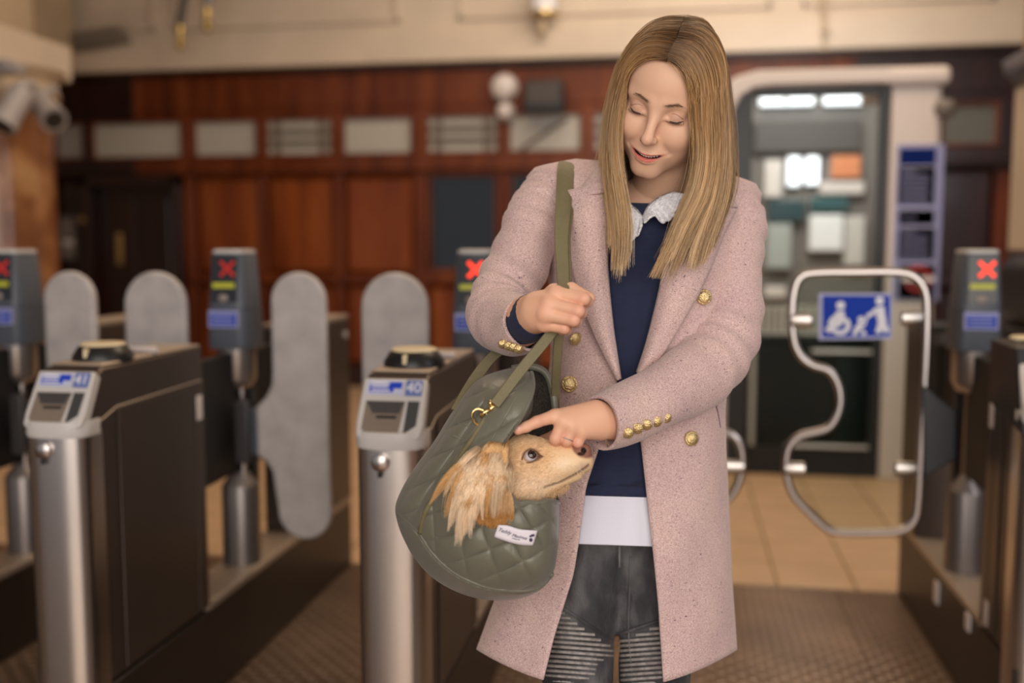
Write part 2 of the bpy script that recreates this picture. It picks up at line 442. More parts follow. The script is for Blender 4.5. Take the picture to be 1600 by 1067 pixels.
# recessed door at the left
dr = struct(M().box((-5.62, WY+.05, .02), (-4.77, WY+.098, 1.90)).build('door_1', wood_dk, base=(-5.2, WY, 0), smooth=0))
for z0, z1 in ((.2, .85), (1.0, 1.8)):
    for x0, x1 in ((-5.5, -5.24), (-5.15, -4.88)):
        M().box((x0, WY+.035, z0), (x1, WY+.055, z1)).build('door_panel', wood_dk, dr, bevel=.01, smooth=0)
M().box((-5.44, WY+.02, 1.15), (-5.38, WY+.035, 1.45)).build('brass_push_plate', brass, dr, bevel=.004)
t_ = struct(M().box((-5.72, WY-.12, 0), (-5.64, WY+.09, 1.99)).box((-4.77, WY-.12, 0), (-4.70, WY+.09, 1.99)).box((-5.72, WY-.12, 1.9), (-4.70, WY+.09, 1.99)).build('trim_1', wood_dk, base=(-5.2, WY, 0), bevel=.006, smooth=0))
M().lathe([(.03, 0), (.03, .01), (.015, .02), (.02, .03), (.001, .04)], (-5.68, WY-.16, 1.58), ax=1).build('brass_bell_push', brass, t_)
# notices beside the door
nt = tag(M().box((-6.02, WY-.01, 1.2), (-5.84, WY+.04, 1.62)).build('notice_board', mat('notice_grey', (.12, .10, .09), .5), base=(-5.93, WY, 1.2), bevel=.004), 'grey notice plate on the dark wall left of the doorway', 'notice')
for k, z in enumerate((1.53, 1.44, 1.36, 1.26)):
    M().box((-5.99, WY-.014, z-.03), (-5.87, WY-.01, z+.03)).build('notice_sheet', white_pt if k == 2 else mat('notice_tan', (.22, .18, .16), .5), nt, smooth=0)
# round white fittings and loudspeaker on the frieze
def wpt(px, py, y): p = aty(px, py, y); return p
p = wpt(785, 135, 8.9)
c = tag(M().lathe([(.085, .10), (.115, .07), (.118, .03), (.10, -.02), (.06, -.05), (.001, -.06)], (p[0], 8.93, p[2]), ax=1).build('dome_lamp', white_pt, base=(p[0], WY, p[2])), 'round white dome fitting high on the mahogany wall', 'lamp')
M().lathe([(.122, 0), (.128, .02), (.122, .045)], (p[0], 8.975, p[2]), ax=1).build('rim', white_pt, c)
p = wpt(788, 169, 8.9)
c = tag(M().lathe([(.03, .05), (.07, .04), (.075, .0), (.06, -.04), (.03, -.055), (.001, -.06)], (p[0], 8.93, p[2]-.02), ax=1).build('bell_housing', white_pt, base=(p[0], WY, p[2])), 'small white round fitting just under the dome fitting', 'bell')
M().lathe([(.078, 0), (.08, .01), (.078, .015)], (p[0], 8.985, p[2]-.02), ax=1).build('rim', white_pt, c)
a, b = wpt(818, 125, 8.75), wpt(879, 172, 8.75)
sp = thing('loudspeaker', 'black box loudspeaker on the mahogany wall beside the dome fitting', 'speaker', (a[0], WY, b[2]))
M().box((a[0], 8.76, b[2]), (b[0], 8.98, a[2])).build('cabinet', blk, sp, bevel=.012)
M().box((a[0]+.025, 8.75, b[2]+.06), (b[0]-.025, 8.765, a[2]-.02)).build('grille', mat('speaker_grille', (.06, .05, .047), .7), sp, bevel=.004)
M().box((a[0]+.1, 8.97, a[2]-.1), (b[0]-.1, 8.996, a[2]-.04)).build('bracket', blk, sp)
# white lantern on the frieze
p = wpt(850, 10, 8.8)
ln = thing('wall_lantern', 'white glass wall lantern with brass gallery at the top edge', 'lamp', (p[0], WY, p[2]))
M().lathe([(.07, -.06), (.11, -.05), (.12, .05), (.10, .2), (.06, .26)], (p[0], 8.8, p[2])).build('shade', mat('lantern_glass', (.75, .73, .74), .3), ln)
M().lathe([(.11, -.085), (.125, -.075), (.12, -.05), (.08, -.04)], (p[0], 8.8, p[2])).build('gallery', brass, ln)
M().lathe([(.01, -.24), (.05, -.22), (.03, -.15), (.06, -.10), (.08, -.08)], (p[0]-.02, 8.8, p[2])).build('finial', cream_dk, ln)
M().tube([(p[0], 9.05, p[2]-.1), (p[0], 8.9, p[2]-.16), (p[0], 8.8, p[2]-.12)], .018).build('bracket_arm', brass, ln)
# dark hanging fittings with brass tips, upper left
for k, (x, y1, lean, lab) in enumerate(((290, 70, -14, 'dark curved bracket with a brass tip hanging high at left, the longer one'), (332, 42, -16, 'shorter grey bracket with a brass tip beside the longer one'))):
    a = wpt(x+2, -60, 8.3); b = wpt(x-9, y1-32, 8.3); c = wpt(x-8, y1, 8.3)
    h = thing('lamp_bracket', lab, 'bracket', (a[0], 8.3, a[2]))
    M().tube(cat_rom([a, (a+b)/2+np.array([.02, 0, .05]), b], 6), .035 if k == 0 else .045).build('arm', mat('bracket_dark', (.055, .045, .04), .5) if k == 0 else mat('bracket_grey', (.25, .22, .21), .5), h)
    M().lathe([(.03, .16), (.035, .1), (.028, .05), (.045, .02), (.04, -.02), (.01, -.05)], tuple(c)).build('brass_tip', brass, h)
    M().tube([a, a+np.array([0, .57, .05])], .025).build('wall_arm', brass, h)
# bird spikes on the ledge
sp = thing('bird_spikes', 'strip of dark bird spikes fanned along the cream ledge', 'bird spikes', (-5.5, 8.9, 3.24))
a = wpt(118, 80, 8.85); b = wpt(205, 66, 8.85)
M().ribbon([a, (a+b)/2, b], .03, .008, (0, 1, 0)).build('spike_base', mat('spike_dark', (.07, .055, .045), .5), sp)
q = M()
for k in range(26):
    r = a+(b-a)*(k+.5)/26
    for dx in (-.05, .05): q.tube([r, r+np.array([dx-.08, -.02, .17])], .0035, 4)
tag(q.build('spike', MATS['spike_dark'], sp, smooth=0), kind='stuff')
# conduit on cream wall
a = wpt(1288, 80, 8.88); b = wpt(1286, -40, 8.88)
o = tag(M().tube([a, (a+b)/2, b], .018).build('conduit', cream_dk, base=tuple(a)), 'thin cream cable conduit running down the cream wall above the kiosk', 'conduit')
M().box((a[0]-.03, 8.84, a[2]+.15), (a[0]+.03, 8.9, a[2]+.19)).build('saddle_clip', cream_dk, o)

# ------------------------------------------------------------------ marble column with cameras, far left
marble = mat('brown_marble', rough=.25, ramp=[(.3, (.10, .035, .012)), (.5, (.20, .08, .03)), (.62, (.34, .17, .07)), (.8, (.42, .25, .12))], vscale=3.2, coat=.3, detail=8)
cl = thing('column', 'brown marble column with a cream capital at the far left', 'column', (-4.60, 6.2, 0))
M().lathe([(.44, 0), (.44, .12), (.39, .2), (.37, .25), (.365, 2.1), (.36, 2.28)], (-4.60, 6.2, 0), n=32).build('shaft', marble, cl)
M().lathe([(.37, 2.28), (.42, 2.33), (.40, 2.42), (.46, 2.5)], (-4.60, 6.2, 0), n=32).build('capital', cream_dk, cl)
M().box((-5.3, 5.85, 2.5), (-4.36, 6.75, 2.76)).build('impost_block', cream, cl, bevel=.02)
struct(M().box((-9, 6.9, 3.0), (-5.72, 8.9, 5.2)).box((-9, 5.5, 2.85), (-4.75, 6.9, 5.2)).build('trim_2', cream_dk, base=(-5, 6, 2.84), bevel=.02))
grey_cam = mat('camera_housing', (.30, .27, .27), .4)
def cctv(px, py, y, dx, dy, dz, lab):
    p = wpt(px, py, y); t = thing('security_camera', lab, 'camera', tuple(p), 'cameras on the marble column')
    d = np.array([dx, dy, dz]); d /= np.linalg.norm(d)
    M().tube([p-d*.17, p+d*.03], .075, 12).build('housing', grey_cam, t)
    M().tube([p+d*.03, p+d*.09], [.083, .085], 12).build('hood', grey_cam, t)
    M().tube([p+d*.085, p+d*.095], .06, 12).build('lens', blk, t)
    M().tube([p-d*.1, p-d*.12+np.array([0, .03, .08]), p-d*.12+np.array([0, .14, .10])], .03, 8).build('bracket_arm', grey_cam, t)
cctv(14, 178, 5.3, -.15, -.5, -.75, 'grey security camera on the column pointing straight down')
cctv(76, 176, 5.65, .62, -.4, -.5, 'grey security camera on the column angled out to the right')
o = tag(M().box((-4.85, 5.74, 2.40), (-4.10, 5.86, 2.47)).build('camera_rail', grey_cam, base=(-4.4, 5.8, 2.40), bevel=.01), 'short grey mounting rail across the column above the cameras', 'rail')
for x in (-4.75, -4.45, -4.18): M().lathe([(.03, -.03), (.045, 0), (.045, .03), (.02, .04)], (x, 5.76, 2.45)).build('clamp', grey_cam, o)

# ------------------------------------------------------------------ cream pilaster at the right edge
pl = thing('pilaster', 'narrow cream pilaster with a dark capital at the right edge', 'pilaster', (1.885, 5.2, 0))
M().box((1.635, 5.0, 1.30), (2.235, 5.4, 2.12)).build('shaft', cream, pl, bevel=.01)
M().box((1.635, 5.0, 0), (2.235, 5.4, 1.30)).build('pedestal', wood_dk, pl, bevel=.01)
M().loft([[(1.885+sx*w, 5.2+sy*w*.7, z) for sx, sy in ((-1,-1),(1,-1),(1,1),(-1,1))] for w, z in ((.26, 2.10), (.27, 2.14), (.30, 2.17), (.31, 2.24))]).build('capital', wood_dk, pl)
M().box((1.665, 5.03, 2.22), (2.235, 5.4, 2.9)).build('upper_shaft', mat('tan_plaster', (.36, .22, .12), .6), pl, bevel=.01)
M().box((1.755, 4.99, 1.34), (2.115, 5.01, 1.72)).build('sunk_panel', frost_dk, pl, bevel=.004)

# ------------------------------------------------------------------ white kiosk with glass door
KY = 5.85
ks = thing('kiosk', 'white framed glass kiosk with blue posters on its right post', 'kiosk', (.8, KY, 0))
def kb(lo, hi, name, m, bv=.006): return M().box(lo, hi).build(name, m, ks, bevel=bv, smooth=0)
kb((1.142, KY, 0), (1.385, KY+.1, 2.2), 'post', white_pt, .01)
kb((1.385, KY+.015, 0), (1.405, KY+.75, 2.2), 'side_panel', white_pt, .01)
hd = [(.28, 2.0), (.29, 2.09), (.33, 2.165), (.40, 2.205), (.50, 2.215), (1.145, 2.215), (1.145, 2.30), (.42, 2.30), (.30, 2.27), (.20, 2.19), (.17, 2.08), (.17, 2.0)]
M().prism(hd, lambda a, b: (a, KY-.03, b), lambda a, b: (a, KY+.1, b)).build('rounded_head', white_pt, ks, bevel=.012)
kb((1.10, KY-.04, 2.20), (1.44, KY+.80, 2.30), 'cornice', white_pt, .03)
kb((.17, KY-.03, 0), (.28, KY+.1, 2.0), 'left_post', white_pt, .01)
kb((.28, KY+.03, 0), (.40, KY+.07, 2.21), 'door_stile', blk, .004)
kb((1.085, KY+.03, 0), (1.142, KY+.07, 2.21), 'door_stile', blk, .004)
kb((.40, KY+.03, 2.16), (1.085, KY+.07, 2.21), 'door_rail', blk, .004)
kb((.40, KY+.03, .0), (1.085, KY+.07, .16), 'kick_rail', blk_matte, .004)
kb((.40, KY+.045, .16), (1.085, KY+.051, 2.16), 'glass_pane', glass, 0)
kb((.75, KY-.02, .72), (1.08, KY+.0, .74), 'push_bar', steel, .004)
kb((.62, KY+.0, .17), (1.08, KY+.02, .19), 'threshold_bar', steel, .004)
M().lathe([(.02, 0), (.06, .02), (.07, .06), (.05, .1), (.001, .11)], (1.42, KY+.03, 2.02)).build('sounder', mat('sounder_grey', (.16, .14, .13), .5), ks)
# blue posters
def poster(px0, py0, px1, py1, m, lines=0, rows=None):
    a = aty(px0, py0, KY-.004); b = aty(px1, py1, KY-.004)
    o = M().box((a[0], KY-.006, b[2]), (b[0], KY-.001, a[2])).build('poster', m, ks, smooth=0)
    if lines:
        q = M(); H = a[2]-b[2]; W = b[0]-a[0]
        for k in range(lines):
            z = a[2]-H*(k+.8)/(lines+.6); w = W*(.82 if k else .45)*(.9+.1*random.random())
            q.box((a[0]+W*.07, KY-.008, z-H*.012-.003), (a[0]+W*.07+w, KY-.006, z+H*.012))
        tag(q.build('print', blue_lt, o, smooth=0), kind='stuff')
    return o, a, b
poster(1402, 226, 1466, 470, blue_lt)
o, a, b = poster(1406, 232, 1462, 258, white_pt)
for r in range(2):
    q = M()
    for k in range(7):
        x = a[0]+.012+k*.026
        q.box((x, KY-.012, a[2]-.032-r*.045), (x+.017, KY-.009, a[2]-.012-r*.045))
    tag(q.build('heading_print', blue, o, smooth=0), kind='stuff')
for (y0, y1, mm, ln_) in ((261, 319, blue, 7), (328, 351, mat('sign_mid_blue', (.06, .10, .45), .6, spec=.15), 1), (356, 406, blue, 6), (413, 468, mat('sign_navy', (.012, .02, .16), .6, spec=.15), 0)):
    o, a, b = poster(1404, y0, 1459, y1, mm, ln_)
    q = M().box((a[0], KY-.011, a[2]), (b[0], KY-.004, a[2]+.002)).build('poster_edge', white, o, smooth=0)
ring_c = aty(1434, 436, KY-.012)
q = M().tube([(ring_c[0]+.062*math.cos(t), KY-.012, ring_c[2]+.062*math.sin(t)) for t in np.linspace(0, 2*math.pi, 28, endpoint=False)], .012, 6, closed=True)
q.build('red_ring', mat('ring_red', (.45, .04, .04), .4), o)
M().box((ring_c[0]-.085, KY-.028, ring_c[2]-.014), (ring_c[0]+.085, KY-.022, ring_c[2]+.014)).build('ring_bar', white, o, smooth=0)

# things seen through the kiosk glass
lampm = mat('strip_light', (.9, .9, .95), .4, emit=(.9, .92, 1), estr=1.5)
def seen(px0, py0, px1, py1, y, th, m, name, label, cat, extra=None):
    a = aty(px0, py0, y); b = aty(px1, py1, y)
    t = thing(name, label, cat, (a[0], y, b[2]))
    M().box((a[0], y, b[2]), (b[0], y+th, a[2])).build('body', m, t, bevel=.012, smooth=0)
    M().box((a[0]-.003, y+th*.4, b[2]-.003), (b[0]+.003, y+th, a[2]+.003)).build('frame', extra or silver_pl, t, bevel=.006, smooth=0)
    return t
t = seen(1188, 137, 1272, 163, 8.60, .098, lampm, 'strip_light', 'long white strip light behind the kiosk glass, left one', 'lamp', blk)
M().box(tuple(aty(1225, 136, 8.58)+np.array([0, 0, -.12])), tuple(aty(1232, 136, 8.6)+np.array([0, .05, .03]))).build('divider', silver_pl, t, smooth=0)
t = seen(1288, 135, 1350, 162, 8.60, .098, lampm, 'strip_light', 'white oval strip light behind the kiosk glass, right one', 'lamp', blk)
gd = mat('interior_grey', (.07, .06, .055), .6)
seen(1180, 190, 1345, 236, 8.60, .098, gd, 'bulkhead', 'dark bulkhead beam below the strip lights behind the glass', 'beam', gd)
seen(1195, 250, 1222, 308, 8.60, .098, white_pt, 'sign_board', 'grey white sign board behind the glass, leftmost of the row', 'sign')
seen(1232, 245, 1250, 290, 8.60, .098, lampm, 'glowing_sign_strip', 'bright narrow light behind the glass, left of two', 'lamp')  # sign strip given a glow, not a lamp
seen(1260, 245, 1279, 288, 8.60, .098, lampm, 'glowing_sign_strip', 'bright narrow light behind the glass, right of two', 'lamp')
seen(1300, 243, 1345, 278, 8.60, .098, mat('orange_sign', (.60, .22, .10), .4), 'orange_sign', 'pale orange sign board behind the kiosk glass', 'sign')
seen(1282, 284, 1350, 303, 8.60, .098, white_pt, 'ledge_sign', 'white ledge sign below the orange board', 'sign')
seen(1200, 312, 1258, 345, 8.60, .098, mat('teal_dark', (.02, .05, .06), .4), 'screen_box', 'dark teal box behind the glass beside the white machine', 'box')
seen(1266, 308, 1326, 329, 8.60, .098, mat('teal_mid', (.03, .09, .10), .4), 'teal_cabinet', 'teal cabinet top behind the white machine', 'cabinet')
seen(1266, 336, 1317, 392, 8.60, .098, mat('machine_white', (.8, .8, .82), .35), 'white_machine', 'bright white machine standing behind the kiosk glass', 'machine')
seen(1322, 338, 1350, 415, 8.60, .098, silver_pl, 'grey_locker', 'grey locker right of the white machine behind glass', 'locker')
seen(1198, 350, 1236, 420, 8.60, .098, mat('machine_grey', (.35, .37, .36), .4), 'grey_machine', 'pale grey machine left of the white machine behind glass', 'machine')
seen(1195, 448, 1228, 466, 8.60, .098, white_pt, 'white_pot', 'small white box low on the back wall above the slatted barrier', 'box')
# slatted barrier and dark counter
bar = thing('slatted_barrier', 'low white slatted barrier behind the kiosk door', 'barrier', (.7, 6.35, 0))
a = aty(1165, 476, 6.4); b = aty(1400, 524, 6.4)
for k in range(24):
    x = a[0]+(b[0]-a[0])*k/23
    M().box((x-.011, 6.34, b[2]), (x+.011, 6.36, a[2])).build('slat', white_pt, bar, smooth=0)
for x in (a[0]+.05, b[0]-.05): M().box((x-.015, 6.355, 0), (x+.015, 6.375, b[2])).build('barrier_leg', white_pt, bar, smooth=0)
M().box((a[0], 6.355, a[2]-.02), (b[0], 6.375, a[2])).build('rail', white_pt, bar, smooth=0)
M().box((a[0], 6.355, b[2]), (b[0], 6.375, b[2]+.02)).build('rail', white_pt, bar, smooth=0)
ct = thing('counter', 'dark counter behind the lower half of the kiosk door', 'counter', (.9, 6.5, 0))
M().box((.33, 6.45, 0), (1.37, 6.75, .74)).build('front', blk_matte, ct, bevel=.01)
M().box((.33, 6.44, .74), (1.37, 6.75, .77)).build('top', blk, ct, bevel=.006)
M().box((1.0, 6.43, .1), (1.3, 6.452, .7)).build('side_panel', mat('green_black', (.008, .018, .018), .3), ct, bevel=.006)
kr = struct(M().box((.3, 8.7, 0), (1.8, 8.75, 2.68)).build('wall_kiosk', mat('kiosk_back_wall', (.16, .14, .13), .6), base=(1, 8.7, 0)))
l = area('kiosk_fill', (.95, 7.4, 2.7), (.95, 8.6, 1.4), .9, .4, 24, (.95, .97, 1))  # unseen light added to brighten the things behind the glass
# ------------------------------------------------------------------ ticket gates
ZT, ZP = 1.042, .28
HW = .072
def gate(cx, label, number=None, y0=2.05, y1=2.62, rear=True, left=True, right=True, led=red_led, flip=False, dark=False, deep=3.9, py=3.0, topm=None):
    g = thing('ticket_gate', label, 'ticket gate', (cx, 3.0, 0), 'ticket gates in the gate line')
    body = taupe
    # plinth and sill
    M().box((cx-HW+.004, y0-.02, 0), (cx+HW-.004, deep, ZP-.012)).build('plinth', plinth_m, g, bevel=.006)
    M().box((cx-HW, y1-.005, ZP-.012), (cx+HW, deep, ZP+.012)).build('sill', sill_m, g, bevel=.004)
    # front cabinet
    prof = [(y0, ZP), (y1, ZP), (y1, ZT), (y0+.075, ZT-.004), (y0+.055, ZT-.02), (y0-.012, .915), (y0, .895)]
    M().prism(prof, lambda a, b: (cx-HW, a, b), lambda a, b: (cx+HW, a, b)).build('cabinet', body, g, bevel=.007)
    M().box((cx-HW+.004, y0+.08, ZT-.002), (cx+HW-.004, y1-.004, ZT+.004)).build('top_cover', sill_m, g, bevel=.004)
    for s in (1, -1):
        xa = cx+s*HW
        d = M().box((min(xa, xa+s*.004), y0+.13, ZP+.01), (max(xa, xa+s*.004), y1-.065, .935)).build('side_door', body, g, bevel=.003)
        M().box((min(xa, xa+s*.004), y1-.058, ZP+.01), (max(xa, xa+s*.004), y1-.006, .935)).build('end_panel', body, g, bevel=.003)
        M().box((min(xa+s*.003, xa+s*.006), y1-.050, .835), (max(xa+s*.003, xa+s*.006), y1-.018, .905)).build('white_sensor', white_pt, g, bevel=.003)
    for s in (1, -1):
        xa = cx+s*(HW+.0005)
        M().tube([(xa, y0+.01, .90), (xa, y0+.128, .938), (xa, y1-.01, .945)], .0022, 6).build('cover_seam', sill_m, g)
    # stainless pedestal front
    sec = []
    for i in range(25):
        t = math.pi*i/24
        sec.append((cx-(HW+.003)*abs(math.cos(t))**.75*(1 if math.cos(t) > 0 else -1), y0+.02-.052*math.sin(t)**.8))
    ring = lambda z: [(x, y, z) for x, y in sec]+[(cx+HW+.003, y0+.06, z), (cx-HW-.003, y0+.06, z)]
    M().loft([ring(0), ring(.895)]).build('pedestal', steel, g, smooth=50)
    # light grey rim and reader frame on the slope
    def slope(u, w, off=0):        # u across, w along the slope 0..1 bottom..top
        ya, za, yb, zb = y0-.016, .905, y0+.058, ZT-.012
        n = np.array([0, -(zb-za), (yb-ya)]); n /= np.linalg.norm(n)
        return np.array([cx+u, ya+(yb-ya)*w, za+(zb-za)*w])+n*off
    rim = lambda z, o, k=1: [(cx+(x-cx)*(1+o), y0+.02+(y-y0-.02)*(1+k*o), z) for x, y in sec]+[(cx+HW+.005, y0+.05, z), (cx-HW-.005, y0+.05, z)]
    M().loft([rim(.888, .02), rim(.893, .05), rim(.915, .05), rim(.925, .02)]).build('collar', silver_pl, g, smooth=50)
    fp = [(-.072, .98), (-.075, .25), (-.072, .05), (-.055, -.02), (-.03, -.06), (0, -.075), (.03, -.06), (.055, -.02), (.072, .05), (.075, .25), (.072, .98)]
    M().prism(fp, lambda a, b: slope(a, b, -.02), lambda a, b: slope(a, b, .012)).build('reader_frame', silver_pl, g, bevel=.006)
    M().prism([(-.058, .60), (-.060, .14), (-.035, .04), (0, .02), (.022, .04), (.030, .60)], lambda a, b: slope(a, b, .0095), lambda a, b: slope(a, b, .0135)).build('slot_recess', mat('recess_tan', (.20, .155, .12), .5), g, smooth=0)
    M().prism([(-.056, .59), (-.04, .40), (.02, .40), (.028, .59)], lambda a, b: slope(a, b, .013), lambda a, b: slope(a, b, .0145)).build('slot_hood', mat('recess_dark', (.05, .045, .045), .5), g, smooth=0)
    M().prism([(-.030, .36), (-.030, .32), (.015, .32), (.015, .36)], lambda a, b: slope(a, b, .013), lambda a, b: slope(a, b, .0155)).build('ticket_slot', blk, g, smooth=0)
    M().prism([(.036, .60), (.034, .08), (.060, .22), (.062, .60)], lambda a, b: slope(a, b, .010), lambda a, b: slope(a, b, .0145)).build('card_pad', mat('pad_grey', (.045, .045, .045), .5), g, smooth=0)
    if number:
        lb = M().prism([(-.060, .93), (-.060, .70), (.022, .70), (.022, .93)], lambda a, b: slope(a, b, .010), lambda a, b: slope(a, b, .0145)).build('instruction_label', mat('label_pale', (.50, .52, .68), .4), g, smooth=0)
        M().prism([(-.054, .85), (-.054, .74), (.000, .74), (.000, .80), (.018, .80), (.018, .90), (-.010, .90), (-.010, .85)], lambda a, b: slope(a, b, .0145), lambda a, b: slope(a, b, .0155)).build('blue_field', mat('bright_label_blue', (.02, .06, .50), .6, spec=.15), lb, smooth=0)
        for w_, u1 in ((.89, -.018), (.825, -.012), (.765, -.008)):
            M().prism([(-.050, w_+.012), (-.050, w_-.012), (u1, w_-.012), (u1, w_+.012)], lambda a, b: slope(a, b, .0150), lambda a, b: slope(a, b, .0162)).build('print_line', white, lb, smooth=0)
        pt = M().prism([(.027, .94), (.027, .69), (.064, .69), (.064, .94)], lambda a, b: slope(a, b, .010), lambda a, b: slope(a, b, .0145)).build('number_plate', mat('plate_blue', (.12, .17, .42), .4), g, smooth=0)
        text(number, slope(.0455, .812, .0150), (1, 0, 0), slope(0, 1)-slope(0, 0), .034, white, pt, 'gate_number')
    # lock
    M().lathe([(.019, .004), (.021, -.004), (.019, -.012), (.012, -.016), (.001, -.017)], (cx-.012, y0-.030, .862), ax=1, n=18).build('lock', steel_pol, g)
    M().box((cx-.017, y0-.042, .830), (cx-.007, y0-.028, .842)).build('lock_latch', blk, g, bevel=.002)
    # round card reader on top
    c = (cx+.004, y0+.19, ZT)
    M().lathe([(.066, 0), (.072, .004), (.071, .014), (.058, .034), (.053, .038)], c, n=32).build('reader_base', blk, g)
    M().lathe([(.053, .036), (.054, .040), (.050, .044), (.001, .045)], c, n=32).build('reader_face', reader_y, g)
    M().box((cx-.005, y0+.118, ZT+.012), (cx+.005, y0+.142, ZT+.034)).build('reader_lug', reader_y, g, bevel=.002)
    M().lathe([(.008, -.05), (.0085, .05)], (cx+.02, y0+.33, ZT+.012), ax=0, n=10).build('top_handle', white_pt, g)
    # gate post with display
    M().lathe([(.060, ZP+.012), (.060, .545), (.056, .555), (.02, .60), (.016, .61)], (cx, py, 0), n=28).build('hinge_drum', mat('drum_steel', (.26, .23, .22), .38, metal=.8), g, smooth=40)
    M().lathe([(.013, .56), (.013, .88)], (cx-.004, py, 0), n=14).build('pole', steel_pol, g)
    M().lathe([(.009, .56), (.009, .88)], (cx+.022, py-.018, 0), n=12).build('pole', steel_pol, g)
    M().lathe([(.022, .86), (.045, .87), (.060, .90), (.062, 1.01)], (cx, py, 0), n=28).build('cup', mat('cup_steel', (.42, .38, .36), .32, metal=.9), g, smooth=40)
    M().box((cx-.03, py+.05, ZP+.01), (cx+.03, py+.09, 1.0)).build('back_post', blk, g, bevel=.006)
    hx, hy = .057, .068
    sq = .42
    M().lathe([((hx+.010, hy+.012), 1.000), ((hx+.012, hy+.014), 1.015), ((hx+.010, hy+.012), 1.125)], (cx, py, 0), n=32, sq=sq).build('display_base', slate, g, smooth=45)
    M().lathe([((hx+.009, hy+.011), 1.127), ((hx+.008, hy+.010), 1.135), ((hx-.002, hy), 1.295), ((hx-.008, hy-.006), 1.306)], (cx, py, 0), n=32, sq=sq).build('display_hood', slate, g, smooth=45)
    M().lathe([((hx-.004, hy-.002), 1.300), ((hx-.004, hy-.002), 1.309), ((hx-.014, hy-.012), 1.312)], (cx, py, 0), n=32, sq=sq).build('display_cap', silver_pl, g, smooth=45)
    yf = lambda z: py-hy-.0125+(z-1.13)*.068
    def plate(x0, x1, z0, z1, m, name, par, pr=.003):
        q = M(); v = []
        for d in (.01, -pr):
            for x, z in ((x0, z0), (x1, z0), (x1, z1), (x0, z1)): v.append((cx+x, yf(z)+d, z))
        return q.add(v, [(4,5,6,7), (0,1,5,4), (1,2,6,5), (2,3,7,6), (3,0,4,7)]).build(name, m, par, smooth=0)
    scn = plate(-.044, .040, 1.148, 1.292, screen_m, 'screen', g)
    q = M()
    for i in range(-2, 3):
        for s in ((1, -1) if i else (1,)):
            zc = 1.252+i*.0092; q.sphere((cx+.010+s*i*.0092, yf(zc)-.004, zc), (.0062, .003, .0062), 10, 6)
    q.build('red_cross', led, scn, smooth=170)
    plate(-.038, .034, 1.192, 1.208, yellow_m, 'yellow_bar', g, .005)
    M().sphere((cx-.004, yf(1.163)+.002, 1.160), (.020, .010, .014), 14, 8).build('sensor_bump', mat('bump_tan', (.30, .24, .21), .4), g)
    sgn = plate(-.052, .046, 1.068, 1.122, mat('label_lilac', (.30, .30, .52), .4), 'sign_plate', g, .004)
    plate(-.046, .040, 1.074, 1.112, blue, 'sign_blue_band', sgn, .005)
    for z in (1.105, 1.094, 1.083): plate(-.040, .030, z-.0022, z+.0022, blue_lt, 'sign_print', sgn, .006)
    # paddles
    def paddle(s):
        o = []; wr = .090 if s > 0 else .106
        for t in np.linspace(0, math.pi, 15): o.append((.142+wr+wr*math.cos(t), 1.242-wr+wr*math.sin(t)))
        o += [(.142, .93), (.138, .885), (.120, .85), (.085, .815), (.085, .655), (.112, .645), (.135, .61), (.150, .50)]
        for t in np.linspace(math.pi*1.06, math.pi*1.97, 12): o.append((.240+.088*math.cos(t), .482+.088*math.sin(t)))
        o += [(.142+2*wr, .70)]
        return M().prism(o[::-1] if s > 0 else o, lambda a, b: (cx+s*a, 2.938, b), lambda a, b: (cx+s*a, 2.968, b)).build('paddle', paddle_m, g, bevel=.010)
    for s, on in ((-1, left), (1, right)):
        if on:
            paddle(s)
            M().box((min(cx+s*.03, cx+s*.10), 2.942, .66), (max(cx+s*.03, cx+s*.10), 2.964, .81)).build('paddle_arm', slate, g, bevel=.006)
            M().box((min(cx+s*.03, cx+s*.075), 2.90, .64), (max(cx+s*.03, cx+s*.075), 2.925, .84)).build('hinge_bracket', mat('bracket_dark2', (.05, .045, .045), .45), g, bevel=.006)
    if rear:
        M().box((cx-.012, y1, .60), (cx+.012, py+.42, .985)).build('dark_gap_board', blk_matte, g, bevel=.004)  # black board added to darken the gap between the cabinets
        M().box((cx-HW, py+.35, ZP+.01), (cx+HW, deep, ZT-.01)).build('rear_cabinet', body, g, bevel=.008)
        M().box((cx-HW+.004, py+.345, ZT-.012), (cx+HW-.004, deep+.004, ZT+.004)).build('rear_top_cover', topm or sill_m, g, bevel=.004)
        M().lathe([(.014, 0), (.016, .006), (.001, .009)], (cx+HW, deep-.06, ZT-.075), ax=0, n=14).build('rear_button', silver_pl, g)
    return g
gate(-1.40, 'ticket gate numbered 41 with a yellow round card reader', '41', led=red_led_dim)
gate(-.61, 'ticket gate numbered 40 directly behind the quilted bag', '40', right=False)
gate(-2.18, 'ticket gate cut off by the left edge with grey paddle and slate display', '42', led=red_led_dim)

# right-hand unit of the wide aisle
def right_gate(cx):
    g = gate(cx, 'dark ticket gate at the right edge carrying the glass leaf with the blue sign', None, y0=2.60, y1=2.86, left=False, right=False, py=3.3, topm=blk)
    return g
RX = .912
rg = right_gate(RX)
M().box((RX-HW-.004, 2.95, .215), (RX-HW+.004, 2.99, .265)).build('white_sensor', white_pt, rg, bevel=.002)
for y, z in ((3.32, .205), (2.80, .33)):
    M().box((RX-HW-.005, y-.022, z-.035), (RX-HW+.004, y+.022, z+.035)).build('white_sensor', white_pt, rg, bevel=.002)
M().prism([(2.86, 1.075), (2.66, 1.07), (2.58, .86), (2.86, .90)], lambda a, b: (RX-HW-.006, a, b), lambda a, b: (RX+HW+.004, a, b)).build('fascia', blk, rg, bevel=.006)
M().lathe([(.03, 0), (.032, .008), (.001, .012)], (RX-.02, 2.60, 1.0), ax=1, n=18).build('orange_reader', mat('reader_orange', (.7, .40, .22), .4), rg)

